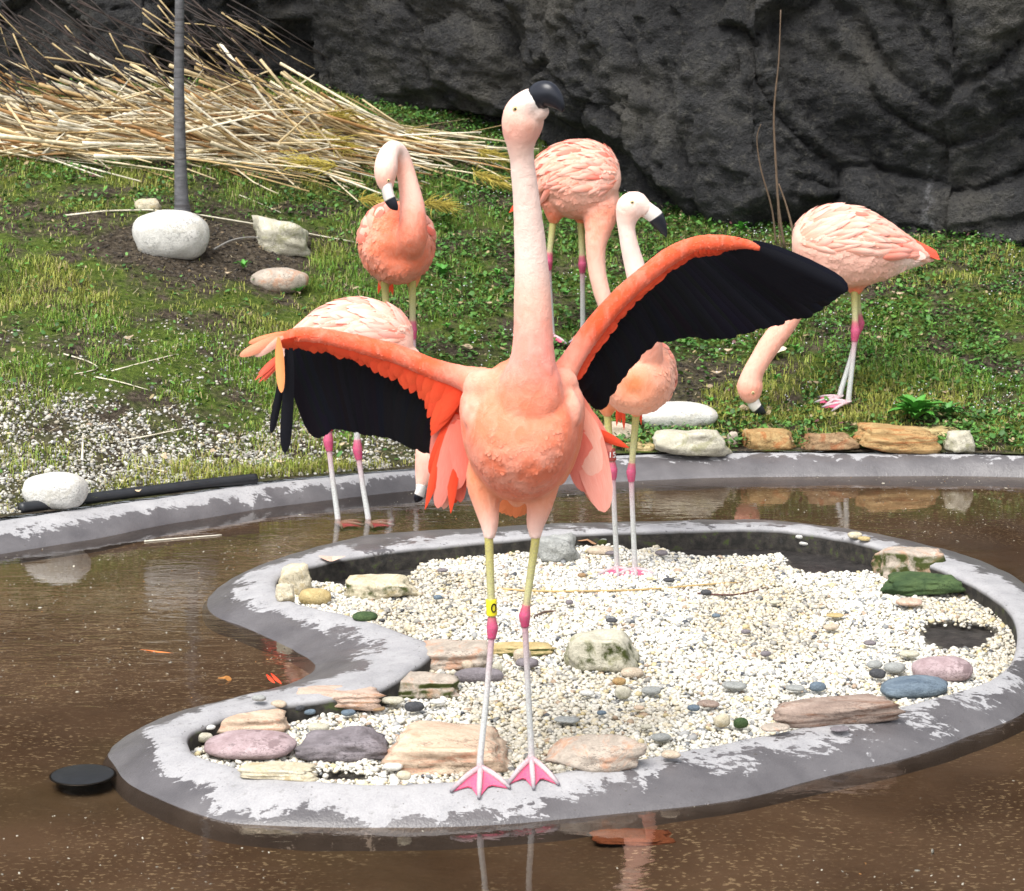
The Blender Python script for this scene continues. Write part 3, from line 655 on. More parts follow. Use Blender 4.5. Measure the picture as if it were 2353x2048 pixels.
# along the far kerb
R_('rock', 'smooth white boulder behind the row of kerb rocks', 'rock', 1363, 842, 166, 52, 'white', 'cobble', depth=.5, hz=52, surf=('lawn',))
g = 'rocks set along the far kerb'
R_('rock', 'pale greenish limestone block below the smooth white boulder', 'rock', 1396, 893, 168, 56, 'lime', depth=.5, hz=50, group=g, surf=('plane',))
R_('rock', 'rusty brown block between the limestone and the dark brown block', 'rock', 1552, 887, 114, 46, 'rust', depth=.6, hz=40, group=g, surf=('plane',))
R_('rock', 'dark brown block beside the jagged ochre rock', 'rock', 1671, 890, 122, 42, 'brown', depth=.6, hz=36, group=g, surf=('plane',))
R_('rock', 'jagged ochre rock with rust streaks below the leafy plant', 'rock', 1812, 884, 178, 62, 'rust+str', 'slab', depth=.55, hz=46, group=g, tilt=-.12, surf=('plane',))
R_('rock', 'pale lichen grey block at the end of the kerb row', 'rock', 1932, 888, 62, 54, 'lime', depth=.8, hz=46, group=g, surf=('plane',))
R_('rock', 'tan wedge rock seen between thin flamingo legs', 'rock', 1240, 876, 74, 50, 'tan', depth=.7, group=g, surf=('plane',))
R_('rock', 'flat tan rock next to the limestone block on the far kerb', 'rock', 1290, 899, 70, 24, 'ochre', 'slab', depth=.6, group=g, surf=('plane',))
R_('rock', 'thin flat ochre stone lying behind the jagged ochre rock', 'rock', 1890, 868, 90, 20, 'ochre', 'slab', depth=.6, surf=('lawn',))
R_('rock', 'small brown stone wedged between limestone and rusty block', 'rock', 1475, 885, 26, 34, 'brownlight', sub=3, depth=.8, surf=('plane',))
# bank at the left
R_('rock', 'large smooth white boulder below the young tree trunk', 'rock', 338, 479, 157, 94, 'white', 'cobble', depth=.7, hz=96, surf=('lawn',), sink=.08)
R_('rock', 'pale limestone wedge on the bare soil right of the tree', 'rock', 562, 481, 136, 70, 'lime', depth=.6, hz=66, surf=('lawn',), tilt=-.18)
R_('rock', 'oval brown pink cobble at the edge of the bare soil', 'rock', 559, 567, 118, 50, 'brownlight', 'cobble', depth=.7, hz=48, surf=('lawn',))
R_('rock', 'small yellow stone behind the large white boulder', 'rock', 296, 413, 56, 26, 'cream', depth=.8, surf=('lawn',), sub=3)
R_('rock', 'smooth white boulder resting on the black pipe end', 'rock', 104, 992, 132, 80, 'white', 'cobble', depth=.8, hz=72, surf=('plane',))
# submerged / at the bay
R_('rock', 'terracotta coloured stone under water in front of the kerb', 'stone', 1280, 1655, 190, 30, 'terra', 'slab', depth=.5, surf=('none',), lift=-0.036, hz=9)
R_('rock', 'terracotta coloured stone under water inside the bay', 'stone', 607, 1345, 50, 22, 'terra', 'slab', depth=.5, surf=('none',), lift=-0.031, hz=8)

# loose cobbles in the gravel
cob = [(1000,1358,22,24,'lime'),(1060,1348,46,22,'slate'),(1050,1332,36,26,'tan'),(940,1352,26,18,'tan'),(833,1437,40,22,'dark'),(1245,1386,28,16,'rust'),(1253,1408,34,26,'lime'),(1310,1405,40,18,'grey'),(1478,1395,52,18,'grey'),(1645,1396,34,20,'blue'),(1140,1465,52,16,'grey'),
 (1425,1432,46,16,'ledge'),(1490,1470,30,22,'mossy'),(1452,1466,34,26,'cream'),(1395,1440,26,14,'blue'),(620,1448,30,14,'blue'),(640,1480,44,20,'lime'),(700,1450,30,14,'blue'),(790,1560,40,18,'white'),(812,1572,30,20,'cream'),(600,1440,26,14,'dark'),(560,1432,34,16,'tan'),(1672,1275,34,14,'tan'),(1680,1252,36,10,'ochre'),
 (1600,1400,40,14,'grey'),(1765,1370,34,20,'dark'),(1800,1358,44,22,'grey'),(1540,1330,22,12,'slate'),(1420,1205,22,12,'dark'),(1345,1180,24,10,'dark'),(1760,1352,32,18,'grey'),(1830,1225,54,18,'pink'),(1720,1085,30,14,'cream'),(1738,1092,26,10,'ochre'),(1620,1105,26,10,'white'),(1610,1092,20,10,'white'),(1500,1285,20,10,'slate'),(1440,1252,18,9,'blue'),
 (1230,1125,26,9,'slate'),(1330,1125,26,12,'slate'),(1170,1170,18,9,'brown'),(890,1160,22,9,'slate'),(880,1215,18,10,'blue'),(1145,1225,16,10,'slate'),(1230,1262,24,10,'dark'),(1160,1293,26,10,'dark'),(1590,1460,36,16,'peach'),(1560,1475,60,18,'brownlight'),(1690,1478,40,12,'slate'),(1180,1410,30,13,'white'),(1560,1225,26,9,'lime'),(1750,1308,26,11,'slate'),(1830,1330,40,16,'lime'),
 (1330,1500,40,18,'grey'),(1350,1530,40,18,'tan'),(1300,1478,24,12,'lime'),(520,1415,30,14,'grey'),(790,1425,46,18,'lime'),(760,1442,30,10,'brown'),(880,1428,34,12,'white'),(1210,1450,20,10,'blue'),(1285,1440,22,10,'peach'),(410,1500,34,20,'lime'),(418,1480,30,12,'white')]
names = dict(lime='pale greenish', slate='purple grey', tan='tan', dark='nearly black', rust='rusty brown', grey='mid grey', blue='blue grey', ledge='flat brown', mossy='moss green', cream='cream', white='white', ochre='ochre', pink='pinkish brown', brown='dark brown', peach='peach', brownlight='light brown')
for x, y, a, b, k in cob:
    R_('cobble', names[k] + ' river cobble on the gravel near the %s', 'cobble', x, y, a, b, k, 'cobble', depth=.7, sub=3, surf=('isl', 'kerb'), rot=random.uniform(-.4, .4), sink=.18, lift=.013)

# ------------------------------------------------------------------ tubes, feathers, birds
def frames(P):
    T = np.gradient(P, axis=0); T /= np.linalg.norm(T, axis=1)[:, None] + 1e-12; return T
def loft(P, ra, rb, hint=(0, 0, 1), ns=16, caps=True):
    """ring tube with elliptic section; ra along side, rb along up"""
    P = np.asarray(P, float); T = frames(P); hint = np.array(hint, float); V = []
    prev = None
    for p, t, a, b in zip(P, T, ra, rb):
        s = np.cross(t, hint)
        if np.linalg.norm(s) < 0.15 and prev is not None: s = prev - t * (prev @ t)
        s /= np.linalg.norm(s) + 1e-12
        if prev is not None and s @ prev < 0: s = -s
        prev = s; u = np.cross(s, t)
        ph = np.linspace(0, 2 * np.pi, ns, endpoint=False)
        V.append(p + np.cos(ph)[:, None] * s * a + np.sin(ph)[:, None] * u * b)
    n = len(P); V = np.vstack(V); F = []
    for i in range(n - 1):
        for j in range(ns):
            k = (j + 1) % ns; F.append((i * ns + j, i * ns + k, (i + 1) * ns + k, (i + 1) * ns + j))
    if caps:
        F.append(tuple(range(ns - 1, -1, -1))); F.append(tuple((n - 1) * ns + j for j in range(ns)))
    return V, F
class MB:
    def __init__(s): s.V = []; s.F = []; s.C = []; s.M = []; s.n = 0; s.W = []
    def add(s, V, F, col, mi=0, white=1.0):
        V = np.asarray(V); s.V.append(V); s.F += [tuple(int(i) + s.n for i in f) for f in F]; s.M += [mi] * len(F)
        col = np.asarray(col, float); s.C.append(np.tile(col, (len(V), 1)) if col.ndim == 1 else col); s.W.append(np.full(len(V), white) if np.isscalar(white) else white); s.n += len(V)
    def mesh(s, name, mats, base, smooth=True):
        return mesh_from(name, np.vstack(s.V) - np.array(base), s.F, mats, col=np.vstack(s.C), fmat=s.M, smooth=smooth, extra=dict(white=np.concatenate(s.W)))
def tube(mb, pts, rad, cols, n=24, ns=10, mi=0, white=1.0):
    P = catmull(pts, n); r = catmull(np.array(rad)[:, None], n)[:, 0]; c = catmull(cols, n); V, F = loft(P, np.maximum(r, 1e-4), np.maximum(r, 1e-4), (0.02, -1, 0.03), ns)
    mb.add(V, F, np.repeat(np.clip(c, 0, 1), ns, 0), mi, white)

# feather shapes: base at origin, along +Y, face +Z ; Col = (across, along, 0)
def feather_mesh(name, kind):
    V, C, F = [], [], []
    tt_ = [0, .12, .25, .4, .55, .7, .82, .91, .97, 1.0]
    prof = dict(flight=[.30, .6, .8, .92, 1.0, 1.0, .96, .80, .52, .08], contour=[.25, .6, .85, .98, 1, .95, .82, .62, .38, .06], coat=[.3, .65, .9, 1, .96, .82, .60, .38, .18, .02], plume=[.2, .42, .65, .88, 1, .85, .62, .36, .16, .02])[kind]
    n = len(tt_)
    for t, wv in zip(tt_, prof):
        bend = {'contour': 0.34 * t * (1 - t), 'coat': 0.24 * t * (1 - t)}.get(kind, -0.10 * t * t)
        for a in (-1, -0.5, 0, 0.5, 1):
            x = a * wv * 0.5; V.append((x, t, bend - 0.22 * x * x)); C.append((a * .5 + .5, t, 0))
    for i in range(n - 1):
        for j in range(4): F.append((i * 5 + j, i * 5 + j + 1, (i + 1) * 5 + j + 1, (i + 1) * 5 + j))
    return mesh_from(name, V, F, MAT['black'] if kind == 'flight' else MAT['feather'], col=np.array(C))
FE = {k: feather_mesh(k + '_feather', k) for k in ('flight', 'contour', 'plume', 'coat')}
FEP = feather_mesh('flight_pink', 'flight'); FEP.materials.clear(); FEP.materials.append(MAT['feather'])
def put_feather(parent, base, a, b, nrm, width, color, mesh, name='feather', zs=None):
    a, b, nrm = Vector(a), Vector(b), Vector(nrm); y = b - a; L = y.length; y.normalize(); x = y.cross(nrm).normalized(); z = x.cross(y)
    m = Matrix(((x.x * width, y.x * L, z.x * (zs or L), a.x - base[0]), (x.y * width, y.y * L, z.y * (zs or L), a.y - base[1]), (x.z * width, y.z * L, z.z * (zs or L), a.z - base[2]), (0, 0, 0, 1)))
    o = link(name, mesh, parent, m); o.color = (*color, 1); return o

SAL = np.array((0.81, 0.205, 0.105)); PALE = np.array((0.87, 0.50, 0.40)); WHT = np.array((0.87, 0.645, 0.57)); ORG = np.array((0.80, 0.255, 0.105)); RED = np.array((0.78, 0.085, 0.035)); PINK = np.array((0.84, 0.29, 0.235))
LEGW, LEGY, JOINT, WEB = np.array((0.55, 0.56, 0.55)), np.array((0.52, 0.47, 0.13)), np.array((0.55, 0.07, 0.17)), np.array((0.72, 0.09, 0.20))

class Bird:
    def __init__(s, label, foot, Y=None, flow=(0, .6, 0)):
        s.flow = flow; s.fl_max = .016; s.dens = .42; s.Y = Y; s.base = foot; s.root = empty('flamingo', foot); tag(s.root, label, 'flamingo', 'flamingos around the pond')
        s.union = MB(); s.skel = []; s.extra = MB(); s.m = mpp(foot)
    def pt(s, q): return np.array(at(q[0], q[1], s.Y + (q[2] if len(q) > 2 else 0)))
    def limb(s, rows, n=28, ns=18, hint=(0, 0, 1)):
        """rows: (px, py, dY, ra_px, rb_px, colour)"""
        P = catmull([s.pt(r) for r in rows], n); ra = np.maximum(catmull([[r[3]] for r in rows], n)[:, 0] * s.m, 0.001); rb = np.maximum(catmull([[r[4]] for r in rows], n)[:, 0] * s.m, 0.001)
        c = np.clip(catmull([r[5] for r in rows], n), 0, 1); V, F = loft(P, ra, rb, hint, ns); s.union.add(V, F, np.repeat(c, ns, 0))
        for p, r1, r2, cc in zip(P, ra, rb, c): s.skel.append((p, min(r1, r2), cc))
        for v, cc in zip(V, np.repeat(c, ns, 0)): s.skel.append((v, 0, cc))
        return P, ra, rb
    def skin(s, voxel=0.005, smooth=6):
        me = mesh_from('tmp', np.vstack(s.union.V), s.union.F, MAT['plume']); o = bpy.data.objects.new('tmp', me); COL.objects.link(o)
        md = o.modifiers.new('r', 'REMESH'); md.mode = 'VOXEL'; md.voxel_size = voxel; ms = o.modifiers.new('s', 'SMOOTH'); ms.factor = 0.5; ms.iterations = smooth
        dg = bpy.context.evaluated_depsgraph_get(); ev = o.evaluated_get(dg); m2 = bpy.data.meshes.new_from_object(ev)
        V = np.zeros(len(m2.vertices) * 3); m2.vertices.foreach_get('co', V); V = V.reshape(-1, 3); F = [tuple(p.vertices) for p in m2.polygons]
        bpy.data.objects.remove(o); bpy.data.meshes.remove(me); bpy.data.meshes.remove(m2)
        kd = KDTree(len(s.skel))
        for i, (p, r, c) in enumerate(s.skel): kd.insert(p, i)
        kd.balance(); C = np.zeros((len(V), 3))
        for i, v in enumerate(V):
            ws = 0; cc = 0
            for (co, idx, d) in kd.find_n(v, 6):
                w_ = 1 / (d * d + 1e-4); ws += w_; cc = cc + w_ * s.skel[idx][2]
            C[i] = cc / ws
        wh = np.clip((C[:, 1] - 0.40) / 0.22, 0.0, 0.9)
        tri = np.array([f[:3] for f in F]); fn = np.cross(V[tri[:, 1]] - V[tri[:, 0]], V[tri[:, 2]] - V[tri[:, 0]]); Nn = np.zeros_like(V)
        for k in range(3): np.add.at(Nn, tri[:, k], fn)
        Nn /= np.linalg.norm(Nn, axis=1)[:, None] + 1e-12
        ax = [(p, r) for p, r, c in s.skel if r > 0]; k2 = KDTree(len(ax))
        for i, (p, r) in enumerate(ax): k2.insert(p, i)
        k2.balance(); rl = np.array([k2.find(v)[2] for v in V]); big = sstep(.03, .08, rl)
        V = V + Nn * ((fbm(V * [1, 1, 1.7], 17, 4, 3, .6) - .5) * .013 * big + (fbm(V, 45, 3, 5) - .5) * .002)[:, None]
        mo = (sstep(.46, .68, fbm(V * [1, 1, 1.6], 15, 4, 8, .6)) * (.15 + .45 * big))[:, None]; C = C * (1 - mo) + (C * .45 + PALE * .55) * mo
        b = MB(); b.add(V, F, C, 0, wh)
        if s.extra.n:
            off = b.n; b.V += s.extra.V; b.C += s.extra.C; b.W += s.extra.W; b.F += [tuple(i + off for i in f) for f in s.extra.F]; b.M += s.extra.M; b.n += s.extra.n
        s.body = link('body', b.mesh('body', [MAT['plume'], MAT['leg']], s.base), s.root); s.V = V
        s.kd = BVHTree.FromPolygons([tuple(v) for v in V], F); s.plumage(V, F, C, s.dens)
        return s
    def plumage(s, V, F, C, dens=0.42):
        """small body feathers lying over the skin"""
        tri = np.array([f[:3] for f in F]); fn = np.cross(V[tri[:, 1]] - V[tri[:, 0]], V[tri[:, 2]] - V[tri[:, 0]]); Nn = np.zeros_like(V)
        for k in range(3): np.add.at(Nn, tri[:, k], fn)
        Nn /= np.linalg.norm(Nn, axis=1)[:, None] + 1e-12
        ax = [(p, r) for p, r, c in s.skel if r > 0]; kd = KDTree(len(ax))
        for i, (p, r) in enumerate(ax): kd.insert(p, i)
        kd.balance(); sel = np.where(RNG.random(len(V)) < dens)[0]; sel = sel[:9000] if len(sel) < 9000 else RNG.choice(sel, 9000, replace=False)
        rl = np.array([min(kd.find(V[i])[2], .12) for i in sel]); kp = (rl > .03) | ((rl > .012) & (C[sel][:, 1] < .2)); sel, rl = sel[kp], rl[kp]; P, n_, c = V[sel], Nn[sel], C[sel]; L = np.clip(rl * .18, .0065, s.fl_max) * RNG.uniform(.7, 1.3, len(P)); Wd = L * .30
        ax_ = np.array(s.flow); d = np.tile(ax_, (len(P), 1)) * np.clip(rl / .06, 0, 1)[:, None] + [0, 0, -.75] + RNG.normal(0, .16, P.shape)
        d -= n_ * (d * n_).sum(1)[:, None]; d /= np.linalg.norm(d, axis=1)[:, None] + 1e-9; sd = np.cross(d, n_); l, w_ = L[:, None], Wd[:, None]
        a = P - n_ * .0006; up = n_ * l
        vs = np.stack([a - sd * w_ * .5, a + sd * w_ * .5, a + d * l * .55 + sd * w_ + up * .035, a + d * l * .55 - sd * w_ + up * .035, a + d * l * .85 + sd * w_ * .6 + up * .03, a + d * l * .85 - sd * w_ * .6 + up * .03, a + d * l + up * .02, a + d * l * .6 + up * .05], 1)
        k = (np.arange(len(P)) * 8)[:, None]; Fq = np.vstack([k + q for q in ([0, 1, 7], [1, 2, 7], [2, 4, 7], [4, 6, 7], [6, 5, 7], [5, 3, 7], [3, 0, 7])])
        cv = np.clip(c * RNG.uniform(.9, 1.05, (len(P), 1)), 0, .93); cv = np.repeat(cv, 8, 0); cv.reshape(-1, 8, 3)[:, [4, 5, 6]] = np.clip(cv.reshape(-1, 8, 3)[:, [4, 5, 6]] * .85 + np.array((.9, .62, .52)) * .15, 0, .93)
        me = mesh_from('plumage', vs.reshape(-1, 3) - np.array(s.base), Fq, MAT['plume'], col=cv, extra=dict(white=np.repeat(np.clip((c[:, 1] - .4) / .22, .3, .95), 8)))
        tag(link('plumage', me, s.root), kind='stuff')
    def leg(s, top, joint, foot, jr=13, wr=6.0, yel=True, tips=None, dyt=0.0, dyj=0.0, footw=None, toe=None):
        m = s.m; A = s.pt((*top, dyt)); J = s.pt((*joint, dyj)); Fp = np.array(footw) if footw is not None else np.array(hit(*foot)); lw = .02 if footw is None and Fp[1] > 7 else 0; Fp = Fp + [0, 0, 0.012 + lw]
        up = LEGY if yel else LEGW; d1 = (A - J); d2 = (Fp - J); l1 = np.linalg.norm(d1); l2 = np.linalg.norm(d2); e1 = d1 / l1; e2 = d2 / l2; jl = jr * m * 2.5
        pts = [A + e1 * 0.03, A, J + e1 * jl * 1.3, J + e1 * jl * 0.8, J + e1 * jl * .3, J - e1 * 0, J + e2 * jl * .7, J + e2 * jl * 1.05, J + e2 * l2 * .5, Fp + [0, 0, .02], Fp]
        rad = [wr * m * 1.5, wr * m * 1.4, wr * m * 1.15, wr * m * 1.3, jr * m * .92, jr * m, jr * m * .72, wr * m, wr * m * .95, wr * m * 1.05, wr * m * 1.3]
        cols = [up, up, up * .7 + LEGW * .3, JOINT * .8 + up * .2, JOINT, JOINT, JOINT, LEGW * .6 + JOINT * .4, LEGW, LEGW, LEGW * .6 + WEB * .3]
        tube(s.extra, pts, rad, cols, 64, 10, 1)
        tl = toe if toe is not None else [(-0.055, -0.05), (0, -0.085), (0.055, -0.05)]
        if tips is None: T = [np.array([Fp[0] + x, Fp[1] + y, 0]) for x, y in tl]; T = [np.array([t[0], t[1], s.ground(t) + 0.006 + lw]) for t in T]
        else: T = [np.array(t) + [0, 0, 0.005] for t in tips]
        H = Fp - [0, 0, 0.002]
        for t in T:
            tp_ = []
            for u in (0, .25, .5, .75, 1):
                p = H * (1 - u) + t * u + [0, 0, 0.005 * math.sin(math.pi * u)]; p[2] = max(p[2], s.ground(p) + .005); tp_.append(p)
            tube(s.extra, tp_, [0.0065, 0.006, 0.0055, .005, 0.0032], [LEGW * .4 + WEB * .4, np.array((0.62, 0.42, 0.45)), np.array((0.62, 0.46, 0.48)), np.array((0.5, 0.4, 0.42)), np.array((0.2, 0.19, 0.22))], 14, 7, 1)
        for a, b in ((0, 1), (1, 2)):
            g = []
            for u in np.linspace(0, 1, 7):
                row = []
                for k in np.linspace(0, 1, 6):
                    e = T[a] * (1 - k) + T[b] * k; sc = 1 - 0.30 * math.sin(math.pi * k) ; p = H + (e - H) * u * (0.96 * sc if 0 < k < 1 else 0.96); p = p + [0, 0, 0.004 * (1 - u) - .001 + 0.004 * math.sin(math.pi * u) * (1 - math.sin(math.pi * k))]; row.append(p)
                g.append(row)
            g = np.array(g).reshape(-1, 3); g[:, 2] = [max(p[2], s.ground(p) + .0035) for p in g]; F = grid_faces(7, 6).tolist(); s.extra.add(np.vstack([g, g - [0, 0, 0.002]]), F + [[i + 42 for i in f[::-1]] for f in F], WEB, 1)
        s.joints = getattr(s, 'joints', []) + [(J, e1, wr * m, jl)]
        return J
    def ground(s, p):
        z = WZ - 0.02
        for k in ('kerb', 'kerb2', 'lawn', 'isl'):
            h = BV[k].ray_cast(Vector((p[0], p[1], 2)), Vector((0, 0, -1)))
            if h[0] is not None: z = max(z, h[0].z)
        return z
    def beak(s, rows):
        mb = MB(); P = catmull([s.pt(r) for r in rows], 26); r = np.maximum(catmull([[q[3]] for q in rows], 26)[:, 0] * s.m, .0008); c = []
        for k in range(26):
            i = k / 25 * (len(rows) - 1); c.append(rows[int(round(i))][4])
        V, F = loft(P, r * .72, r, (0.1, -0.2, 1), 14); mb.add(V, F, np.repeat(np.array(c, float), 14, 0))
        o = link('beak', mb.mesh('beak', MAT['beak'], s.base), s.root)
        mb = MB(); T = frames(P); sd = np.cross(T, (0, 0, 1.0)); line = P + 0
        return o
    def eye(s, px, py, dY, r):
        o = Vector((0, 0, CAM_H)); h = s.kd.ray_cast(o, ray(px, py).normalized()); p = h[0] if h[0] is not None else Vector(s.pt((px, py, dY)))
        r = r * s.m; e = link('eye', mesh_from('eye', ICO2_V * r * [1, .55, 1], ICO2_F, MAT['eye']), s.root, Matrix.Translation(p - Vector(s.base)))
        link('pupil', mesh_from('pupil', ICO2_V * r * .5, ICO2_F, MAT['pupil']), e, Matrix.Translation((0, -r * .35, 0)))
    def band(s, k, color, digits, up=1.9, hgt=0.03):
        J, e1, wr, jl = s.joints[k]; c = J + e1 * jl * up; mb = MB(); r = wr * 1.75
        P = np.array([c - e1 * hgt / 2, c - e1 * hgt * .45, c, c + e1 * hgt * .45, c + e1 * hgt / 2]); V, F = loft(P, [r * .95, r, r, r, r * .95], [r * .95, r, r, r, r * .95], (0, -1, 0), 20); mb.add(V, F, color)
        o = link('leg_band', mb.mesh('leg_band', MAT['beak'], s.base), s.root)
        return o, Vector(c), r
    def digits(s, band, c, r, text, size, color, dx=0.0):
        cu = bpy.data.curves.new('digits', 'FONT'); cu.body = text; cu.size = size; cu.align_x = 'CENTER'; cu.align_y = 'CENTER'; cu.extrude = 0.0006
        t = bpy.data.objects.new('tmp', cu); COL.objects.link(t); dg = bpy.context.evaluated_depsgraph_get(); me = bpy.data.meshes.new_from_object(t.evaluated_get(dg)); bpy.data.objects.remove(t)
        for v in me.vertices:   # wrap round the ring
            a = (v.co.x + dx) / r; x, y, z = math.sin(a) * (r + .0007 + v.co.z), -math.cos(a) * (r + .0007 + v.co.z), v.co.y; v.co = (x, y, z)
        me.materials.clear(); me.materials.append(color); link('digits', me, band, Matrix.Translation(c - Vector(s.base)))
    def coat(s, axis, rows, per, ph0, ph1, t0, t1, Lr, Wr, colf, name='wing', hint=(0, 0, 1), twist=0.0, lift=0.025):
        """overlapping feathers laid over the body surface; axis = (P,ra,rb) of the body loft, front -> tail"""
        P, ra, rb = axis; T = frames(P); n = len(P); wing = empty_part(name, s.root, P[n // 2] - np.array(s.base)); rs = random.Random(int(P[0][0] * 1000))
        mid = None
        for i in range(rows):
            t = t1 + (t0 - t1) * i / (rows - 1)
            for j in range(per):
                f = (j + (0.5 if i % 2 else 0)) / per; ph = ph0 + (ph1 - ph0) * f + rs.uniform(-.06, .06); tt_ = min(max(t + rs.uniform(-.02, .02), 0), 1) * (n - 1); k = int(tt_); k2 = min(k + 1, n - 1); fr = tt_ - k
                c = P[k] * (1 - fr) + P[k2] * fr; tg = T[k]; sd = np.cross(tg, hint); sd /= np.linalg.norm(sd) + 1e-9; u = np.cross(sd, tg); d = Vector(np.cos(ph) * sd + np.sin(ph) * u)
                h = s.kd.ray_cast(Vector(c) + d * 0.6, -d)
                if h[0] is None: continue
                nr = h[1]; L = rs.uniform(*Lr) ; Wd = rs.uniform(*Wr); td = Vector(tg) + d.cross(Vector(tg)) * (twist + rs.uniform(-.3, .3)); td = (td - nr * td.dot(nr)).normalized()
                a = h[0] + nr * 0.001; b = a + td * L
                q = s.kd.find_nearest(b)
                if q[0] is not None: b = q[0] + q[1] * (0.005 + lift * L)
                put_feather(wing, s.base, a, b, nr, Wd, colf(f, (t - t0) / (t1 - t0), rs), FE['coat'])
        return wing
def empty_part(name, root, at_):
    """a small mesh inside the shoulder that carries the feathers"""
    me = mesh_from(name, ICO_V * 0.02 + at_, ICO_F, MAT['plume'], col=np.tile(SAL, (len(ICO_V), 1)), extra=dict(white=np.zeros(len(ICO_V))))
    return link(name, me, root)

def poly_at(poly, s):
    P = np.array(poly, float); d = np.r_[0, np.cumsum(np.hypot(*np.diff(P[:, :2], axis=0).T))]; d /= d[-1]
    return np.array([np.interp(s, d, P[:, k]) for k in range(P.shape[1])])
BK = np.array((0.012, 0.014, 0.022)); BKB = (0.0045, 0.005, 0.009)

# ---- the bird with spread wings
tl = [hit(x, y, ('kerb',)) for x, y in ((906,1597),(963,1611),(1026,1590))]; tr = [hit(x, y, ('kerb',)) for x, y in ((1020,1583),(1073,1592),(1124,1583))]
hl = at(966, 1541, tl[1].y + .085); hr = at(1068, 1523, tr[1].y + .095)
h1 = Vector((hl.x, hl.y, 0)); h2 = Vector((hr.x, hr.y, 0)); Yf = (h1.y + h2.y) / 2
b1 = Bird('flamingo with black underwings spread wide, standing on the front kerb', (h1 + h2) / 2, Yf)
b1.fl_max = .011; b1.dens = .2; chest = SAL * .9 + PALE * .1
ax1 = b1.limb([(1050,838,-.105,8,8,chest),(1050,842,-.095,66,72,chest),(1050,850,-.068,98,110,SAL),(1049,860,-.02,112,134,SAL),(1049,868,.05,112,142,ORG),(1049,882,.13,98,124,ORG),(1047,922,.21,68,88,ORG),(1042,968,.29,38,52,ORG),(1036,1005,.36,14,22,ORG)], 40, 26)  # orange towards the belly puts a little of its shade into the colour
for x0, x1, x2, x3 in ((985, 967, 973, 992), (1117, 1133, 1128, 1108)):
    b1.limb([(x0,772,-.01,30,30,SAL*.6+PALE*.4),(x1,806,-.015,40,38,SAL*.8+PALE*.2),(x1,850,-.015,41,40,SAL),(x2,905,-.0,36,38,ORG),(x3,960,.02,30,32,ORG)], 20, 14, hint=(0, -1, 0))
b1.limb([(1056,880,-.03,60,50,SAL),(1061,825,-.05,74,58,SAL),(1067,772,-.055,62,52,SAL*.6+PINK*.4),(1071,725,-.055,45,43,PINK),(1072,670,-.05,38.5,38,PINK*.75+PALE*.25),(1071,600,-.045,36,35,PALE*.9+PINK*.1),(1068,520,-.045,32,31,WHT),(1062,440,-.05,27.5,27,WHT),(1055,370,-.055,24.5,24,WHT),(1050,320,-.06,23.5,23,WHT),(1047,296,-.065,26,25,PALE*.5+WHT*.5),(1048,268,-.068,36,33,PALE*.7+PINK*.3),(1051,243,-.07,40,37,PALE),(1058,222,-.075,37,34,PALE*.6+WHT*.4),(1070,206,-.085,28,27,WHT),(1084,197,-.095,21,20,np.array((.84,.78,.74))),(1092,193,-.10,15,15,np.array((.84,.78,.74)))], 70, 20, hint=(0, -1, 0.05))
b1.limb([(1075,225,-.08,18,18,WHT),(1088,226,-.092,16,15,WHT),(1097,218,-.10,10,9,WHT)], 10, 12, hint=(0, -1, 0))
for sx, tx, fx in ((-1, 975, 984), (1, 1090, 1077)):
    b1.limb([(1050+sx*55,900,.03,45,45,ORG),(tx,965,.03,38,38,ORG*.85+PALE*.15),(tx+(fx-tx)*.4,1015,.02,27,27,ORG*.6+PALE*.4),(fx,1055,.01,18,18,PALE*.8+WHT*.2),(fx,1084,.005,11,11,WHT)], 18, 14, hint=(0, -1, 0))
# wing arms
armL = [(1010,790,.0,42),(965,772,.01,34),(925,758,.02,24),(870,742,.03,21),(800,713,.04,20),(720,692,.05,19),(650,677,.05,17),(600,674,.05,16),(570,681,.05,12)]
armR = [(1100,785,.0,42),(1130,755,.01,30),(1152,722,.02,22),(1185,672,.04,22),(1240,606,.06,20),(1300,552,.08,19),(1350,514,.09,19),(1400,492,.10,17),(1450,488,.10,16),(1500,492,.11,11),(1530,502,.11,6)]
ARM = np.array((0.80, 0.105, 0.04))
for arm in (armL, armR):
    b1.limb([(x, y, d, r, r * .9, chest if i < 2 else (ARM * .6 + PALE * .4 if i == 2 else ARM)) for i, (x, y, d, r) in enumerate(arm)], 40, 14, hint=(0, -1, 0))
# shoulders and breast folds
b1.limb([(945,772,.0,27,27,SAL*.5+PALE*.5),(985,784,-.02,43,43,SAL*.6+PALE*.4),(1050,796,-.02,50,50,SAL),(1112,780,-.02,43,43,SAL*.6+PALE*.4),(1148,762,.0,25,25,SAL*.5+PALE*.5)], 24, 14, hint=(0, -1, 0))
b1.limb([(958,800,-.045,12,12,SAL*.5+PALE*.5),(946,822,-.05,14,13,SAL*.4+PALE*.6),(944,845,-.05,13,12,SAL*.5+PALE*.5),(962,862,-.06,9,9,SAL)], 14, 10, hint=(0, -1, 0))
b1.limb([(1146,790,-.045,10,10,SAL*.5+PALE*.5),(1156,815,-.05,12,11,SAL*.4+PALE*.6),(1157,840,-.05,10,10,SAL*.5+PALE*.5),(1145,862,-.055,7,7,SAL)], 14, 10, hint=(0, -1, 0))
b1.leg((983,1086), (990,1264), None, jr=11.5, wr=6.2, tips=tl, footw=hl - Vector((0, 0, .012)), dyt=.005, dyj=.0)
b1.leg((1077,1084), (1055,1240), None, jr=11.5, wr=6.2, tips=tr, footw=hr - Vector((0, 0, .012)), dyt=.005, dyj=.0)
b1.skin(0.0042, 5)
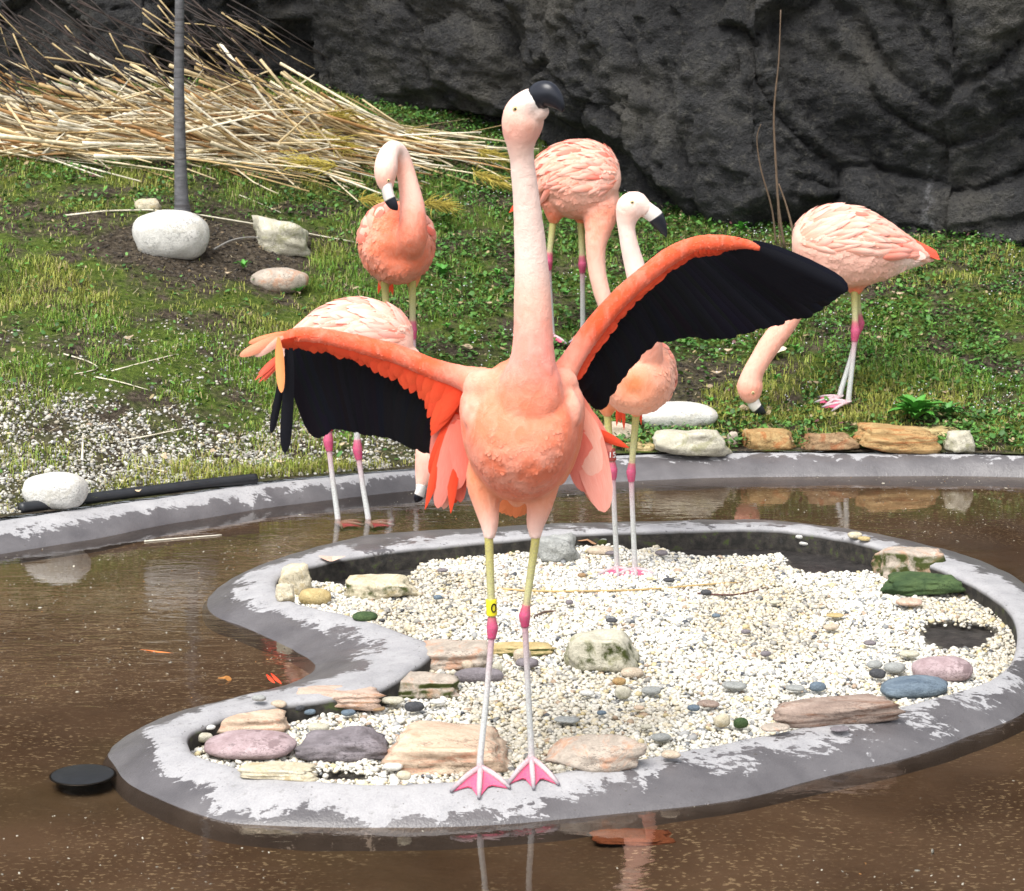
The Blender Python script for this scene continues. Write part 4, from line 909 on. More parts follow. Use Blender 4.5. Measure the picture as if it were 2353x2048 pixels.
b1.beak([(1078,200,-.093,24,BK),(1088,192,-.10,26,BK),(1100,190,-.108,25,BK),(1111,196,-.113,21,BK),(1121,206,-.117,15,BK),(1128,217,-.12,8,BK),(1131,225,-.12,2,BK)])
b1.eye(1036, 219, -.1, 5)
bd, c, r = b1.band(0, np.array((0.80, 0.70, 0.03)), '0', up=1.5, hgt=0.032); b1.digits(bd, c, r, '0', 0.026, MAT['pupil'], dx=r * .45)
# flight feathers
def wing_f1(base, tip, cov, n, wpx, side):
    wing = empty_part('wing', b1.root, b1.pt((1000 if side == 1 else 1105, 800, .03)) - np.array(b1.base)); rs = random.Random(side)
    for i in range(n):
        s = i / (n - 1); a = poly_at(base, s); t = poly_at(tip, s)
        A = b1.pt((a[0], a[1], a[2] + 0.012 + 0.0012 * i * (1 if side > 0 else 1))); B = b1.pt((t[0] + rs.uniform(-3, 3), t[1] + rs.uniform(-3, 3), t[2] + 0.012 + 0.0012 * i))
        put_feather(wing, b1.base, A, B, (0.0, -1, 0.12), wpx * b1.m, tuple(x * rs.uniform(.7, 1.3) for x in BKB), FE['flight'], zs=0.12)
    # under-wing coverts in two rows
    for row, (k0, k1, wd, cA, cB) in enumerate(((0.0, 1.22, 40, RED * .95, ARM), (-0.1, 0.95, 36, ARM, RED))):
        m = 48
        for i in range(m):
            s = i / (m - 1) * (1 if side == 1 else .93); a = poly_at(cov, s); t = poly_at(base, s); e = rs.uniform(.82, 1.12)
            A = b1.pt((a[0], a[1], a[2] - 0.0 - 0.004 * row)); B = b1.pt((a[0] + (t[0] - a[0]) * k1 * e, a[1] + (t[1] - a[1]) * k1 * e, t[2] + .004 - 0.006 * row)); q = rs.random()
            if (A - B) @ (A - B) < 1e-5: continue
            put_feather(wing, b1.base, A, B, (0, -1, .1), wd * rs.uniform(.6, .85) * b1.m, tuple(cA * q + cB * (1 - q)), FE['coat'], zs=0.03)
    return wing
baseL = [(884,850,.03),(862,808,.035),(840,782,.04),(768,744,.05),(700,720,.055),(650,706,.055),(604,698,.055),(578,700,.055)]
tipL = [(884,925,.06),(860,920,.07),(833,908,.075),(789,889,.08),(745,880,.08),(700,868,.07),(672,864,.06),(642,884,.05)]
covL = [(935,775,.015),(880,752,.02),(840,735,.03),(770,706,.035),(700,690,.04),(650,680,.04),(604,676,.04),(575,682,.04)]
wl1 = wing_f1(baseL, tipL, covL, 34, 44, 1)
for (a, t, wd, col, ms) in (((585,700,.05),(572,912,.03),24,BKB,'flight'),((578,705,.052),(545,872,.04),16,BKB,'flight'),((560,678,.04),(566,790,.02),18,(0.84,0.36,0.14),'contour'),((580,672,.045),(482,716,.05),22,(0.84,0.36,0.22),'contour'),((570,678,.043),(512,716,.05),20,(0.86,0.55,0.45),'contour'),((590,668,.045),(500,690,.055),16,(0.84,0.3,0.16),'contour')):
    put_feather(wl1, b1.base, b1.pt(a), b1.pt(t), (0, -1, .1), wd * b1.m, col, FE[ms], zs=.05)
baseR = [(1172,742,.03),(1190,712,.04),(1242,642,.06),(1290,590,.075),(1354,534,.09),(1400,512,.10),(1450,506,.105),(1485,494,.108),(1505,489,.11),(1512,489,.11)]
tipR = [(1184,796,.06),(1205,830,.07),(1253,764,.09),(1290,722,.10),(1330,690,.11),(1400,680,.12),(1480,680,.13),(1569,655,.14),(1650,630,.15),(1709,588,.15)]
covR = [(1150,760,.02),(1165,705,.03),(1210,650,.05),(1262,590,.065),(1330,532,.08),(1385,502,.09),(1440,492,.095),(1480,487,.10),(1500,486,.105),(1508,487,.105)]
wr1 = wing_f1(baseR, tipR, covR, 44, 46, 2)
for k in range(6):   # outer primaries along the leading edge
    put_feather(wr1, b1.base, b1.pt((1470 + k * 8, 500 - k, .104)), b1.pt((1640 + k * 13, 612 - k * 5, .15)), (0, -1, .1), 34 * b1.m, BKB, FE['flight'], zs=.1)
# hanging inner feathers
rs = random.Random(5)
RO = PINK * .55 + RED * .45
for base_, tips_ in ((((900,770,.05),(925,850,.03)), [((855,1026),20,RED),((907,1034),22,RED),((880,1022),34,PINK),((918,985),40,PINK),((866,955),30,RED),((892,1024),30,PALE),((926,1010),38,RO),((885,950),54,PINK),((905,940),56,RO),((862,1000),22,RED),((915,1012),26,RED),((932,960),46,RO),((874,900),48,RO),((890,880),50,RED),((900,905),52,PINK),((925,900),50,RED)]),
                     (((1160,790,.05),(1160,870,.03)), [((1216,1030),56,PINK*.6+PALE*.4),((1198,962),46,PALE),((1208,925),38,PALE),((1180,990),50,PINK),((1266,902),18,RED),((1228,908),28,PINK),((1165,965),46,PINK),((1200,1015),48,PALE*.5+PINK*.5),((1214,880),34,PALE),((1208,1000),44,PINK),((1150,930),46,RO),((1190,900),46,PALE),((1185,940),46,PINK),((1172,900),40,RO)])):
    for i, (t, wd, c) in enumerate(tips_):
        k = rs.random(); a = np.array(base_[0]) * (1 - k) + np.array(base_[1]) * k; c = np.array(c)
        put_feather(wl1 if a[0] < 1050 else wr1, b1.base, b1.pt(a), b1.pt((*t, .02 + .006 * i)), (0.15 if a[0] < 1050 else -.15, -1, .1), wd * 1.15 * b1.m, tuple(c), FE['plume' if wd < 23 else 'contour'], zs=.05)
for k in range(9):
    put_feather(b1.root, b1.base, b1.pt((1040 + rs.uniform(-20, 20), 950, .27)), b1.pt((1036 + (k - 4) * 9, 1042 - abs(k - 4) * 3, .34)), (0, -1, .3), 26 * b1.m, tuple(ORG * rs.uniform(.9, 1.05)), FE['contour'], 'tail_feather', zs=.04)

def pinkmix(white=.5, red=.12):
    def f(u, t, rs):
        q = rs.random(); r = rs.random()
        if r < red: return tuple(RED * .25 + PINK * .75)
        c = WHT * white + PALE * (1 - white); return tuple(np.clip(c * (1 - .7 * q ** 2.5) + PINK * .7 * q ** 2.5, 0, .95))
    return f

# ---- preening bird, facing the camera, on the bank
g2 = hit(829, 818, ('lawn',))
b2 = Bird('preening flamingo on the bank with its head bent down along its own neck', g2, g2.y)
ax2 = b2.limb([(802,505,-.20,6,6,SAL),(802,502,-.185,42,44,SAL),(800,498,-.13,64,68,SAL),(798,492,-.04,76,80,SAL),(797,486,.06,74,80,ORG),(797,480,.16,60,66,SAL),(795,492,.26,40,44,SAL),(790,520,.36,14,16,SAL)], 34, 24)
b2.limb([(826,505,-.15,24,24,SAL),(829,478,-.20,32,30,SAL),(830,445,-.21,29,27,SAL*.6+PINK*.4),(828,410,-.19,24,24,PALE*.6+PINK*.4),(821,370,-.17,20,20,PALE),(813,335,-.16,18,18,PALE),(803,308,-.17,17,17,WHT),(790,300,-.20,17,17,WHT),(780,315,-.23,21,20,WHT),(776,338,-.25,25,23,WHT*.6+PALE*.4),(775,358,-.26,23,20,PALE),(777,374,-.265,16,15,PALE),(779,382,-.27,11,11,WHT)], 60, 16, hint=(1, 0, 0.1))
for x, f in ((774, (783,822)), (829, (836,820))):
    b2.limb([(x,530,.03,24,24,ORG),(x,560,.02,17,17,ORG),(x,580,.01,8,8,ORG)], 10, 12, hint=(0, -1, 0))
    b2.leg((x,576), (x + (1 if x > 800 else 5), 665), f, jr=9, wr=5.5)
b2.skin(0.006, 5)
BW = np.array((0.75, 0.70, 0.66))
b2.beak([(777,372,-.268,15,BW),(779,384,-.275,14,BW),(782,396,-.28,13,BW),(786,405,-.283,12,BK),(791,413,-.285,10,BK),(796,419,-.285,6,BK),(799,423,-.284,1.5,BK)])
b2.eye(781, 363, -.28, 3.2)
b2.coat(ax2, 6, 9, math.radians(15), math.radians(75), .30, .8, (.07,.11), (.03,.045), pinkmix(.2, .12))
b2.coat(ax2, 6, 9, math.radians(105), math.radians(170), .30, .8, (.07,.11), (.03,.045), pinkmix(.2, .2))
for x0, x1, yb in ((770,760,592),(782,790,594),(776,768,588),(786,783,590)):
    put_feather(b2.root, b2.base, b2.pt((x0,545,.2)), b2.pt((x1,yb,.22)), (0,-1,.2), 9*b2.m, tuple(RED), FE['plume'], 'tail_feather', zs=.02)

# ---- bird wading at the left, head in the water
w3 = on(700, 1058, WZ - 0.025); 
b3 = Bird('wading flamingo dipping its bill into the water behind the lowered wing', w3, on(706, 1040, WZ).y, (-.7, .1, 0))
ax3 = b3.limb([(828,706,-.02,4,4,PALE),(818,702,-.02,34,34,PALE),(785,690,-.01,62,68,PALE),(735,683,0,76,82,PALE),(680,684,.02,72,76,PALE),(635,693,.04,54,56,WHT),(600,706,.05,34,36,PALE),(570,722,.06,12,14,PINK)], 36, 24)
b3.limb([(795,715,-.02,40,40,PALE),(830,740,-.03,30,30,PALE),(850,785,-.05,23,23,PALE),(856,840,-.06,22,22,PALE),(858,890,-.07,22,22,PALE),(859,920,-.08,24,23,PALE*.7+PINK*.3),(856,945,-.085,22,20,PALE*.7+PINK*.3),(850,966,-.09,16,14,PALE),(846,978,-.09,11,10,WHT)], 50, 16, hint=(0, -1, 0.05))
for x, jx, jy, fx, fy in ((664,660,888,676,1046),(716,719,905,737,1044)):
    b3.limb([(x+10,740,.0,34,34,PALE),(x+4,775,.0,20,20,PALE),(x,800,.0,8,8,PALE)], 10, 12, hint=(0, -1, 0))
    fw = at(fx + 3, fy + 10, b3.Y - .02); fw.z = -0.07
    b3.leg((x,796), (jx,jy), None, jr=10, wr=5.6, yel=False, footw=fw, tips=[Vector((fw.x + a, fw.y + b, -.066)) for a, b in ((.02,-.07),(.085,-.03),(.08,.03))])
b3.skin(0.006, 5)
b3.beak([(847,974,-.088,15,BW),(846,984,-.09,14,BW),(844,993,-.092,13,BW),(841,1000,-.094,11,BK),(838,1006,-.094,7,BK),(836,1010,-.094,2,BK)])
b3.eye(868, 972, -.1, 3.2)
bd, c, r = b3.band(0, np.array((0.42, 0.03, 0.03)), '13', up=1.35, hgt=0.034); b3.digits(bd, c, r, '13', 0.024, M_plain('white_digit_paint', (0.8, 0.8, 0.8), .5), dx=0.002)
b3.coat(ax3, 11, 19, math.radians(5), math.radians(175), .18, .86, (.08,.14), (.022,.032), pinkmix(.5, .03), twist=.12)
for k, (x1, y1) in enumerate(((512,765),(520,770),(530,768),(540,752),(545,740),(518,752))):
    put_feather(b3.root, b3.base, b3.pt((575,705,.06)), b3.pt((x1,y1,.07+.004*k)), (0,-1,.3), 11*b3.m, tuple(RED*.75+PINK*.25), FE['plume'], 'tail_feather', zs=.03)

# ---- bird behind the long neck, grazing
g4 = hit(1112, 700, ('lawn',))
b4 = Bird('grazing flamingo seen by its round back below the dark wall', g4, g4.y, (-.7, .2, 0))
ax4 = b4.limb([(1247,372,-.04,4,4,PALE),(1238,370,-.04,34,36,PALE),(1212,366,-.03,64,68,PALE),(1172,362,0,80,78,SAL*.3+PALE*.7),(1130,366,.03,72,74,SAL*.4+PALE*.6),(1096,378,.05,50,54,SAL*.6+PALE*.4),(1072,392,.06,24,28,SAL),(1056,402,.07,6,8,SAL)], 36, 24)
b4.limb([(1195,390,-.02,50,50,SAL*.5+PALE*.5),(1206,425,-.05,40,40,SAL*.7+PALE*.3),(1203,460,-.08,28,28,SAL*.6+PALE*.4),(1198,495,-.10,21,21,PALE*.7+SAL*.3),(1200,540,-.11,18,18,PALE),(1208,580,-.12,17,17,PALE),(1222,625,-.13,16.5,16,PALE),(1234,655,-.13,20,20,PALE),(1238,675,-.13,15,15,PALE),(1239,685,-.13,9,9,WHT)], 50, 16, hint=(0, -1, 0.05))
for x, jx, jy, ft in ((1112,1103,527,(1110,690)),(1168,1171,533,(1172,694))):
    b4.limb([(x+6,410,.0,34,34,SAL),(x+2,435,.0,18,18,SAL),(x,450,.0,8,8,ORG)], 10, 12, hint=(0, -1, 0))
    b4.leg((x,446), (jx,jy), ft, jr=8.5, wr=5.2)
b4.skin(0.006, 5)
b4.beak([(1238,682,-.13,11,BW),(1240,692,-.135,10,BW),(1243,699,-.14,8,BK),(1247,704,-.14,2,BK)])
b4.coat(ax4, 12, 20, math.radians(-8), math.radians(188), .16, .9, (.07,.12), (.02,.03), pinkmix(.05, .10), twist=.35)
for k in range(5): put_feather(b4.root, b4.base, b4.pt((1070,395,.06)), b4.pt((1022+3*k,428-6*k,.1)), (0,-1,.3), 10*b4.m, tuple(RED), FE['plume'], 'tail_feather', zs=.03)

# ---- bird on the island gravel, head in profile
g5 = (hit(1240, 1158) + hit(1277, 1158)) / 2
b5 = Bird('flamingo looking sideways with raised black bill, standing on the island gravel', g5, g5.y)
ax5 = b5.limb([(1275,775,-.17,6,6,ORG),(1276,772,-.155,44,42,ORG*.55+PALE*.45),(1278,766,-.10,66,64,ORG*.55+PALE*.45),(1282,758,-.02,74,76,ORG*.5+PALE*.5),(1286,752,.07,70,74,PALE*.5+SAL*.5),(1290,752,.16,54,58,PALE),(1290,770,.25,30,34,PALE),(1275,800,.32,10,12,SAL)], 34, 24)
b5.limb([(1285,745,-.08,44,44,SAL),(1294,690,-.12,38,36,SAL*.5+PALE*.5),(1294,635,-.12,28,28,PALE),(1286,580,-.11,22,22,PALE),(1276,535,-.10,20,20,WHT),(1266,495,-.10,18,18,WHT),(1260,460,-.10,17,17,WHT),(1261,438,-.10,22,20,WHT*.6+PALE*.4),(1267,418,-.10,28,25,WHT*.6+PALE*.4),(1280,411,-.10,25,21,WHT),(1294,418,-.10,18,16,WHT),(1304,426,-.10,14,13,WHT)], 60, 18, hint=(0, -1, 0.05))
for x, jx, jy, ft in ((1221,1232,947,(1240,1150)),(1279,1269,951,(1276,1152))):
    b5.limb([(x,790,.0,36,34,ORG),(x,820,.0,20,20,ORG),(x,838,.0,8,8,ORG)], 10, 12, hint=(0, -1, 0))
    b5.leg((x,834), (jx,jy), ft, jr=9.5, wr=5.4)
b5.skin(0.0055, 5)
b5.beak([(1298,421,-.10,16.5,WHT*.95),(1308,428,-.10,16,BW*1.05),(1316,434,-.10,16,BW),(1321,441,-.10,16,BK),(1328,452,-.10,12.5,BK),(1334,464,-.10,8,BK),(1338,472,-.10,4,BK),(1339,478,-.10,1,BK)])
b5.eye(1271, 407, -.13, 3.6)
bd, c, r = b5.band(0, np.array((0.30, 0.05, 0.04)), '15', up=1.42, hgt=0.034); b5.digits(bd, c, r, '15', 0.023, bpy.data.materials['white_digit_paint'], dx=0.003)
b5.coat(ax5, 7, 10, math.radians(-30), math.radians(70), .45, .9, (.07,.10), (.03,.04), pinkmix(.35, .05))
b5.coat(ax5, 7, 10, math.radians(110), math.radians(210), .45, .9, (.07,.10), (.03,.04), pinkmix(.35, .05))
for x0, x1, yb in ((1244,1240,858),(1252,1255,866),(1248,1247,852),(1284,1290,856),(1282,1282,850)):
    put_feather(b5.root, b5.base, b5.pt((x0,800,.18)), b5.pt((x1,yb,.2)), (0,-1,.2), 8*b5.m, tuple(RED), FE['plume'], 'tail_feather', zs=.02)

# ---- bird feeding on the bank at the right
g6 = (hit(1702, 826, ('lawn',)) + hit(1690, 816, ('lawn',))) / 2
b6 = Bird('pale flamingo in side view pecking at leaves on the bank by the wall', g6, g6.y, (.8, .05, 0))
ax6 = b6.limb([(1592,488,-.02,4,4,PALE),(1602,488,-.02,38,38,PALE),(1632,488,-.01,62,64,PALE),(1680,492,0,76,80,PALE),(1730,502,.0,74,78,PALE),(1778,508,.01,58,58,PALE),(1815,512,.01,38,36,WHT),(1850,518,.02,20,18,WHT),(1876,520,.02,5,5,PALE)], 36, 24)
b6.limb([(1650,520,.0,44,44,PALE),(1622,555,-.03,34,34,PALE),(1602,605,-.06,25,25,PALE*.7+SAL*.3),(1580,650,-.08,22,22,PALE*.7+SAL*.3),(1550,690,-.09,22,22,PALE*.7+SAL*.3),(1526,728,-.10,20.5,20,PALE*.8+SAL*.2),(1512,756,-.10,22,21,PALE*.8+SAL*.2),(1508,778,-.10,26,23,PALE*.6+SAL*.4),(1511,797,-.10,21,18,PALE*.6+SAL*.4),(1515,808,-.10,12,11,PALE)], 56, 16, hint=(0, -1, 0.05))
for x, jx, jy, ft, dy in ((1718,1720,668,(1706,826),-.02),(1722,1729,652,(1690,815),.05)):
    b6.limb([(x,550,.0,36,36,PALE*.6+SAL*.4),(x,575,.0,20,20,SAL),(x,592,.0,8,8,SAL)], 10, 12, hint=(0, -1, 0))
    b6.leg((x,588), (jx,jy), ft, jr=9.5, wr=5.4, dyt=dy*.5, dyj=dy, toe=[(-.07,-.06),(-.10,-.02),(-.08,.03)])
b6.skin(0.006, 5)
b6.beak([(1513,803,-.10,13.5,BW),(1516,812,-.10,13,BW),(1520,818,-.10,12,BW),(1525,823,-.10,11,BK),(1531,827,-.10,9,BK),(1537,829,-.10,5,BK),(1541,829,-.10,1,BK)])
b6.eye(1514, 790, -.13, 3.2)
b6.coat(ax6, 12, 20, math.radians(-5), math.radians(185), .14, .80, (.08,.14), (.02,.032), pinkmix(.3, .05), twist=.25)
for k, (x1, y1) in enumerate(((1890,522),(1886,512),(1880,520),(1884,508),(1888,516))):
    put_feather(b6.root, b6.base, b6.pt((1790,462+k*3,-.02)), b6.pt((x1,y1,.0)), (0,-1,.5), 14*b6.m, tuple(RED*.8+PINK*.2), FE['contour'], 'tail_feather', zs=.05)
for k in range(7):
    put_feather(b6.root, b6.base, b6.pt((1800+k*3,500+k*4,-.05)), b6.pt((1862-k*9,518+k*5,-.03)), (0,-1,.2), 20*b6.m, tuple(WHT), FE['contour'], 'tail_feather', zs=.03)

# ------------------------------------------------------------------ reeds, tree, small things
for b_, n_ in ((b2, 'preening flamingo'), (b4, 'grazing round backed flamingo'), (b6, 'pecking flamingo')): PLACES.append((n_, Vector(b_.base)))
def stalk_mesh(name, pts, r0, r1, col, flat=1.0, n=8, ns=5):
    P = catmull(pts, n); r = np.linspace(r0, r1, n); V, F = loft(P, r, r * flat, (0.1, 0.2, 1), ns); c = P[0]
    return V, F, np.tile(np.array(col), (len(V), 1))
STRAW = [np.array(c) for c in ((0.76, 0.61, 0.36), (0.82, 0.71, 0.49), (0.62, 0.44, 0.21), (0.42, 0.23, 0.09), (0.86, 0.79, 0.62))]
def heap_top(px): return np.interp(px, [0, 128, 360, 600, 800, 950], [200, 202, 205, 214, 256, 292])
def heap_bot(px): return np.interp(px, [0, 128, 300, 450, 600, 800, 950], [318, 320, 315, 335, 345, 320, 315])
rs = random.Random(11)
def put_stalk(name, label, cat, group, pts, r0, r1, col, flat=1.0):
    V, F, C = stalk_mesh(name, pts, r0, r1, col, flat); b = V.mean(0)
    o = link(name, mesh_from(name, V - b, F, MAT['straw'], col=C)); o.location = b; return tag(o, label, cat, group)
def px_pt(x, y, lift): 
    h = hit(x, y + lift, ('lawn',)); m = mpp(h); p = at(x, y, h.y); return np.array(p)
# the mass of the heap
MBs = MB()
for i in range(900):
    x = rs.uniform(-40, 860); f = rs.random(); y = heap_top(x) * f + heap_bot(x) * (1 - f); lift = (1 - f) * 3 + f * 26
    L = rs.uniform(160, 480); a = math.radians(rs.gauss(9 + 7 * (x > 500), 8)); dx, dy = math.cos(a) * L / 2, math.sin(a) * L / 2
    p0 = px_pt(x - dx, y - dy, lift); p1 = px_pt(x, y + rs.uniform(-3, 3), lift); p2 = px_pt(x + dx, y + dy, lift); yy = p1[1]; p0[1] = yy + rs.uniform(-.25, .25); p2[1] = yy + rs.uniform(-.25, .25)
    p0 = np.array(at(x - dx, y - dy, p0[1])); p2 = np.array(at(x + dx, y + dy, p2[1]))
    V, F, C = stalk_mesh('s', [p0, p1, p2], rs.uniform(.004, .010), .003, rs.choice(STRAW) * rs.uniform(.55, 1.05), rs.choice((.3, 1)), 6, 4); MBs.add(V, F, C)
link_o = link('reed_heap', MBs.mesh('reed_heap', MAT['straw'], (0, 0, 0))); tag(link_o, 'matted mass of cut tan reeds heaped on the bank', 'reeds', kind='stuff')
for i in range(230):
    x = rs.uniform(-20, 880); f = rs.random(); y = heap_top(x) * f + heap_bot(x) * (1 - f); lift = (1 - f) * 6 + f * 30 + 4
    L = rs.uniform(180, 560); a = math.radians(rs.gauss(8 + 10 * (x > 450), 12)); 
    if rs.random() < .12: a = math.radians(rs.uniform(-60, 60)); L *= .5
    dx, dy = math.cos(a) * L / 2, math.sin(a) * L / 2; c = px_pt(x, y, lift); dYa = rs.uniform(-.3, .3)
    ci = rs.randrange(5); r0 = rs.uniform(.006, .012); fl = rs.choice((.35, .8, 1))
    lb = '%s %s dry reed %s lying %s in the heap %s' % ('thick' if r0 > .009 else 'thin', ('golden', 'cream', 'brownish', 'dark brown', 'bleached')[ci], 'blade' if fl < .5 else 'stalk', 'steeply slanted' if abs(a) > .45 else 'slanted' if a > .2 else 'level', 'below the brush' if x < 230 else 'near the trunk' if x < 520 else 'near the wall')
    put_stalk('reed_stalk', lb, 'reed', 'dry reed stalks in the heap', [np.array(at(x - dx, y - dy, c[1] + dYa)), np.array(at(x, y + rs.uniform(-5, 5), c[1] - .03)), np.array(at(x + dx, y + dy, c[1] - dYa))], r0, .003, STRAW[ci] * rs.uniform(.88, 1.1), fl)
def long_stalk(label, pts, r, col, name='reed_stalk', group=None, lift=10, flat=.6):
    put_stalk(name, label, 'reed', group, [px_pt(x, y, lift) for x, y in pts], r, r * .5, np.array(col), flat)
gs = 'dry stalks sticking out of the heap over the bank'
for pts in ([(300,120),(380,165),(500,250),(610,312),(720,405)],[(480,262),(600,330),(690,360),(735,372)],[(430,270),(520,320),(560,345),(596,376)],[(560,245),(700,262),(830,290),(960,330),(1028,372)],[(620,240),(760,262),(900,283),(1010,302)],[(350,250),(430,300),(500,360),(560,390)],[(600,205),(640,195),(600,215),(540,235)]):
    long_stalk('long dry reed stalk reaching down from the heap over the green bank', pts, .008, STRAW[1] * rs.uniform(.9, 1.05), group=gs, lift=16)
long_stalk('long pale reed lying across the soil behind the white boulder', [(128,434),(250,422),(370,428),(520,452),(620,470),(740,492)], .007, STRAW[4], lift=4)
long_stalk('stiff reed stalk rising above the heap against the dark wall', [(500,236),(560,196),(600,172),(632,150)], .009, STRAW[1], lift=60)
long_stalk('bent pale reed blade rising above the heap', [(540,205),(580,188),(622,185)], .007, STRAW[4], lift=40)
for i, pts in enumerate(([(480,392),(520,408),(565,428)],[(225,746),(300,726),(352,713)],[(190,758),(240,768),(300,785)],[(260,935),(340,950),(395,965)],[(255,885),(330,870),(410,852)],[(128,712),(180,728),(195,742),(150,752)],[(165,925),(166,900),(167,872)])):
    long_stalk('short dry straw lying loose on the mossy bank', pts, .005, STRAW[4], 'straw', 'loose straws on the mossy bank', 2)
# feathery yellow seed heads
for i, (x0, y0, x1, y1) in enumerate(((600,270,740,300),(640,245,720,215),(800,265,890,300),(960,300,1024,330),(950,345,1035,385),(720,400,780,402),(850,408,925,412),(560,215,640,200),(650,240,760,265),(680,335,560,325))):
    mb = MB(); a = px_pt(x0, y0, 42); b = px_pt(x1, y1, 42); b[1] = a[1] - .02; d = b - a; L = np.linalg.norm(d)
    for k in range(130):
        t = rs.random() * .7; p = a + d * t; sp = np.array([rs.gauss(0, 1), rs.gauss(0, 1), rs.gauss(0, 1)]) * L * .13; q = p + d * rs.uniform(.15, .4) + sp + [0, 0, -.02 * L]
        V, F = loft(np.array([p, (p + q) / 2 + sp * .2, q]), [.0019, .0016, .0009], [.0019, .0016, .0009], (0, .3, 1), 3); mb.add(V, F, np.array((0.74, 0.60, 0.13)) * rs.uniform(.75, 1.1))
    c = (a + b) / 2; o = link('reed_plume', mb.mesh('reed_plume', MAT['straw'], c)); o.location = c; tag(o, 'feathery yellow reed seed plume ' + ('drooping towards the wall' if x0 > 780 else 'spread on the grass' if y0 > 390 else 'in the upper part of the heap' if y0 < 250 else 'low in the heap'), 'reed plume', 'yellow seed plumes of the reed heap')
# dark brush of thin twigs behind the heap
mb = MB()
for i in range(190):
    x = rs.uniform(-60, 560); y = rs.uniform(40, 205); Yb = hit(min(x, 800), 205, ('lawn',)).y - .15; a = math.radians(rs.gauss(35, 14)); L = rs.uniform(60, 240); dx, dy = math.cos(a) * L / 2, math.sin(a) * L / 2
    Y0 = Yb + rs.uniform(-.5, .2); V, F, C = stalk_mesh('t', [np.array(at(x - dx, y - dy, Y0)), np.array(at(x, y + rs.uniform(-6, 6), Y0 - .03)), np.array(at(x + dx, y + dy, Y0))], .004, .0015, np.array(rs.choice(((0.05, 0.034, 0.03), (0.07, 0.05, 0.042), (0.03, 0.022, 0.02), (0.05, 0.04, 0.036), (0.5, 0.38, 0.2)))), 1, 5, 4); mb.add(V, F, C)
tag(link('brush_heap', mb.mesh('brush_heap', MAT['straw'], (0, 0, 0))), 'tangle of thin purple brown twigs behind the reed heap', 'brush', kind='stuff')

# young tree
k = N('grey_bark'); p = k.pos(); n1 = k.noise(k.mapping(p, (1, 1, 2.2)), 22, 6, .65); c = k.ramp(n1, (0.3, (0.07, 0.07, 0.075)), (0.7, (0.16, 0.16, 0.17))); c = k.mix(k.ramp(k.noise(k.mapping(p, (1, 1, 9)), 7, 2), (.6, 0.), (.64, .7)), c, (0.05, 0.045, 0.045)); k.bump(n1, .4, .006); MAT['bark'] = k.done(c, .7, .3)
tb = hit(368, 436, ('lawn',)); mt = mpp(tb)
tree = empty('young_tree', tb); tag(tree, 'slim grey young tree trunk rising from bare soil on the bank', 'tree')
pts = [(368,445,21),(367,425,17),(365,400,14.5),(363,330,12.5),(361,250,11.5),(360,180,10.5),(360,120,10),(361,40,9.5),(362,-80,8.5),(366,-220,6.5),(372,-360,4),(376,-480,1.5)]
P = catmull([at(x, y, tb.y) for x, y, r in pts], 60); r = catmull([[q[2]] for q in pts], 60)[:, 0] * mt
V, F = loft(P, r, r, (0, -1, 0), 14); mb = MB(); mb.add(V, F, (0, 0, 0)); link('trunk', mb.mesh('trunk', MAT['bark'], tb), tree)
mb = MB()
for i in range(26):
    t = rs.uniform(.80, .98); j = int(t * 59); a = rs.uniform(0, 6.28); L = rs.uniform(.3, .8) * (1.3 - t); d = np.array([math.cos(a) * .7, math.sin(a) * .7, .8]); s0 = P[j]
    V, F = loft(catmull([s0, s0 + d * L * .5 + [0, 0, .02], s0 + d * L + [rs.uniform(-.05, .05), 0, .1]], 8), np.linspace(.008, .002, 8), np.linspace(.008, .002, 8), (0.1, -1, 0), 6); mb.add(V, F, (0, 0, 0))
    for q in range(5):
        s1 = s0 + d * L * rs.uniform(.3, 1); d2 = d + np.array([rs.gauss(0, .6), rs.gauss(0, .6), rs.gauss(.2, .3)]); V, F = loft(np.array([s1, s1 + d2 * .1, s1 + d2 * .2 + [0, 0, .02]]), [.003, .002, .001], [.003, .002, .001], (0.1, -1, 0), 4); mb.add(V, F, (0, 0, 0))
link('crown', mb.mesh('crown', MAT['bark'], tb), tree)
# bare saplings in front of the wall
TW = np.array((0.19, 0.13, 0.09))
for lab, pts, r in (('tall thin bare sapling growing up the dark wall', [(1578,500),(1566,420),(1560,330),(1556,240),(1560,180),(1566,120),(1570,20)], .0065), ('shorter bare sapling beside the tall one at the wall', [(1560,490),(1552,420),(1530,340),(1522,280),(1530,250)], .005), ('grey curved sapling stem near the pale bird breast', [(1596,490),(1592,455),(1580,410),(1566,370)], .007), ('thin straight brown twig standing among the saplings', [(1570,495),(1565,440),(1562,380)], .004)):
    h = hit(pts[0][0], pts[0][1] + 14, ('lawn',)); Pt = [np.array(at(x, y, h.y - (i_ > 0) * .02 * i_)) for i_, (x, y) in enumerate(pts)]; V, F, C = stalk_mesh('sapling', Pt, r, r * .35, TW * (1.6 if 'grey' in lab else 1), 1, 24, 6)
    o = link('sapling', mesh_from('sapling', V - np.array(h), F, MAT['straw'], col=C)); o.location = h; tag(o, lab, 'sapling', 'bare saplings by the wall')

# black pipe along the kerb
P = catmull([np.array(hit(x, y, ('lawn', 'kerb2'))) + [0, 0, .012] for x, y in ((40,1030),(128,1018),(160,1013),(250,1001),(340,990),(430,979),(515,970))], 50); V, F = loft(P, np.full(50, .017), np.full(50, .017), (0, 0, 1), 14); mb = MB(); mb.add(V, F, (0, 0, 0)); b = P[0]
o = link('water_pipe', mb.mesh('water_pipe', MAT['pipe'], b)); o.location = b; tag(o, 'black plastic pipe lying along the back of the left kerb', 'pipe')
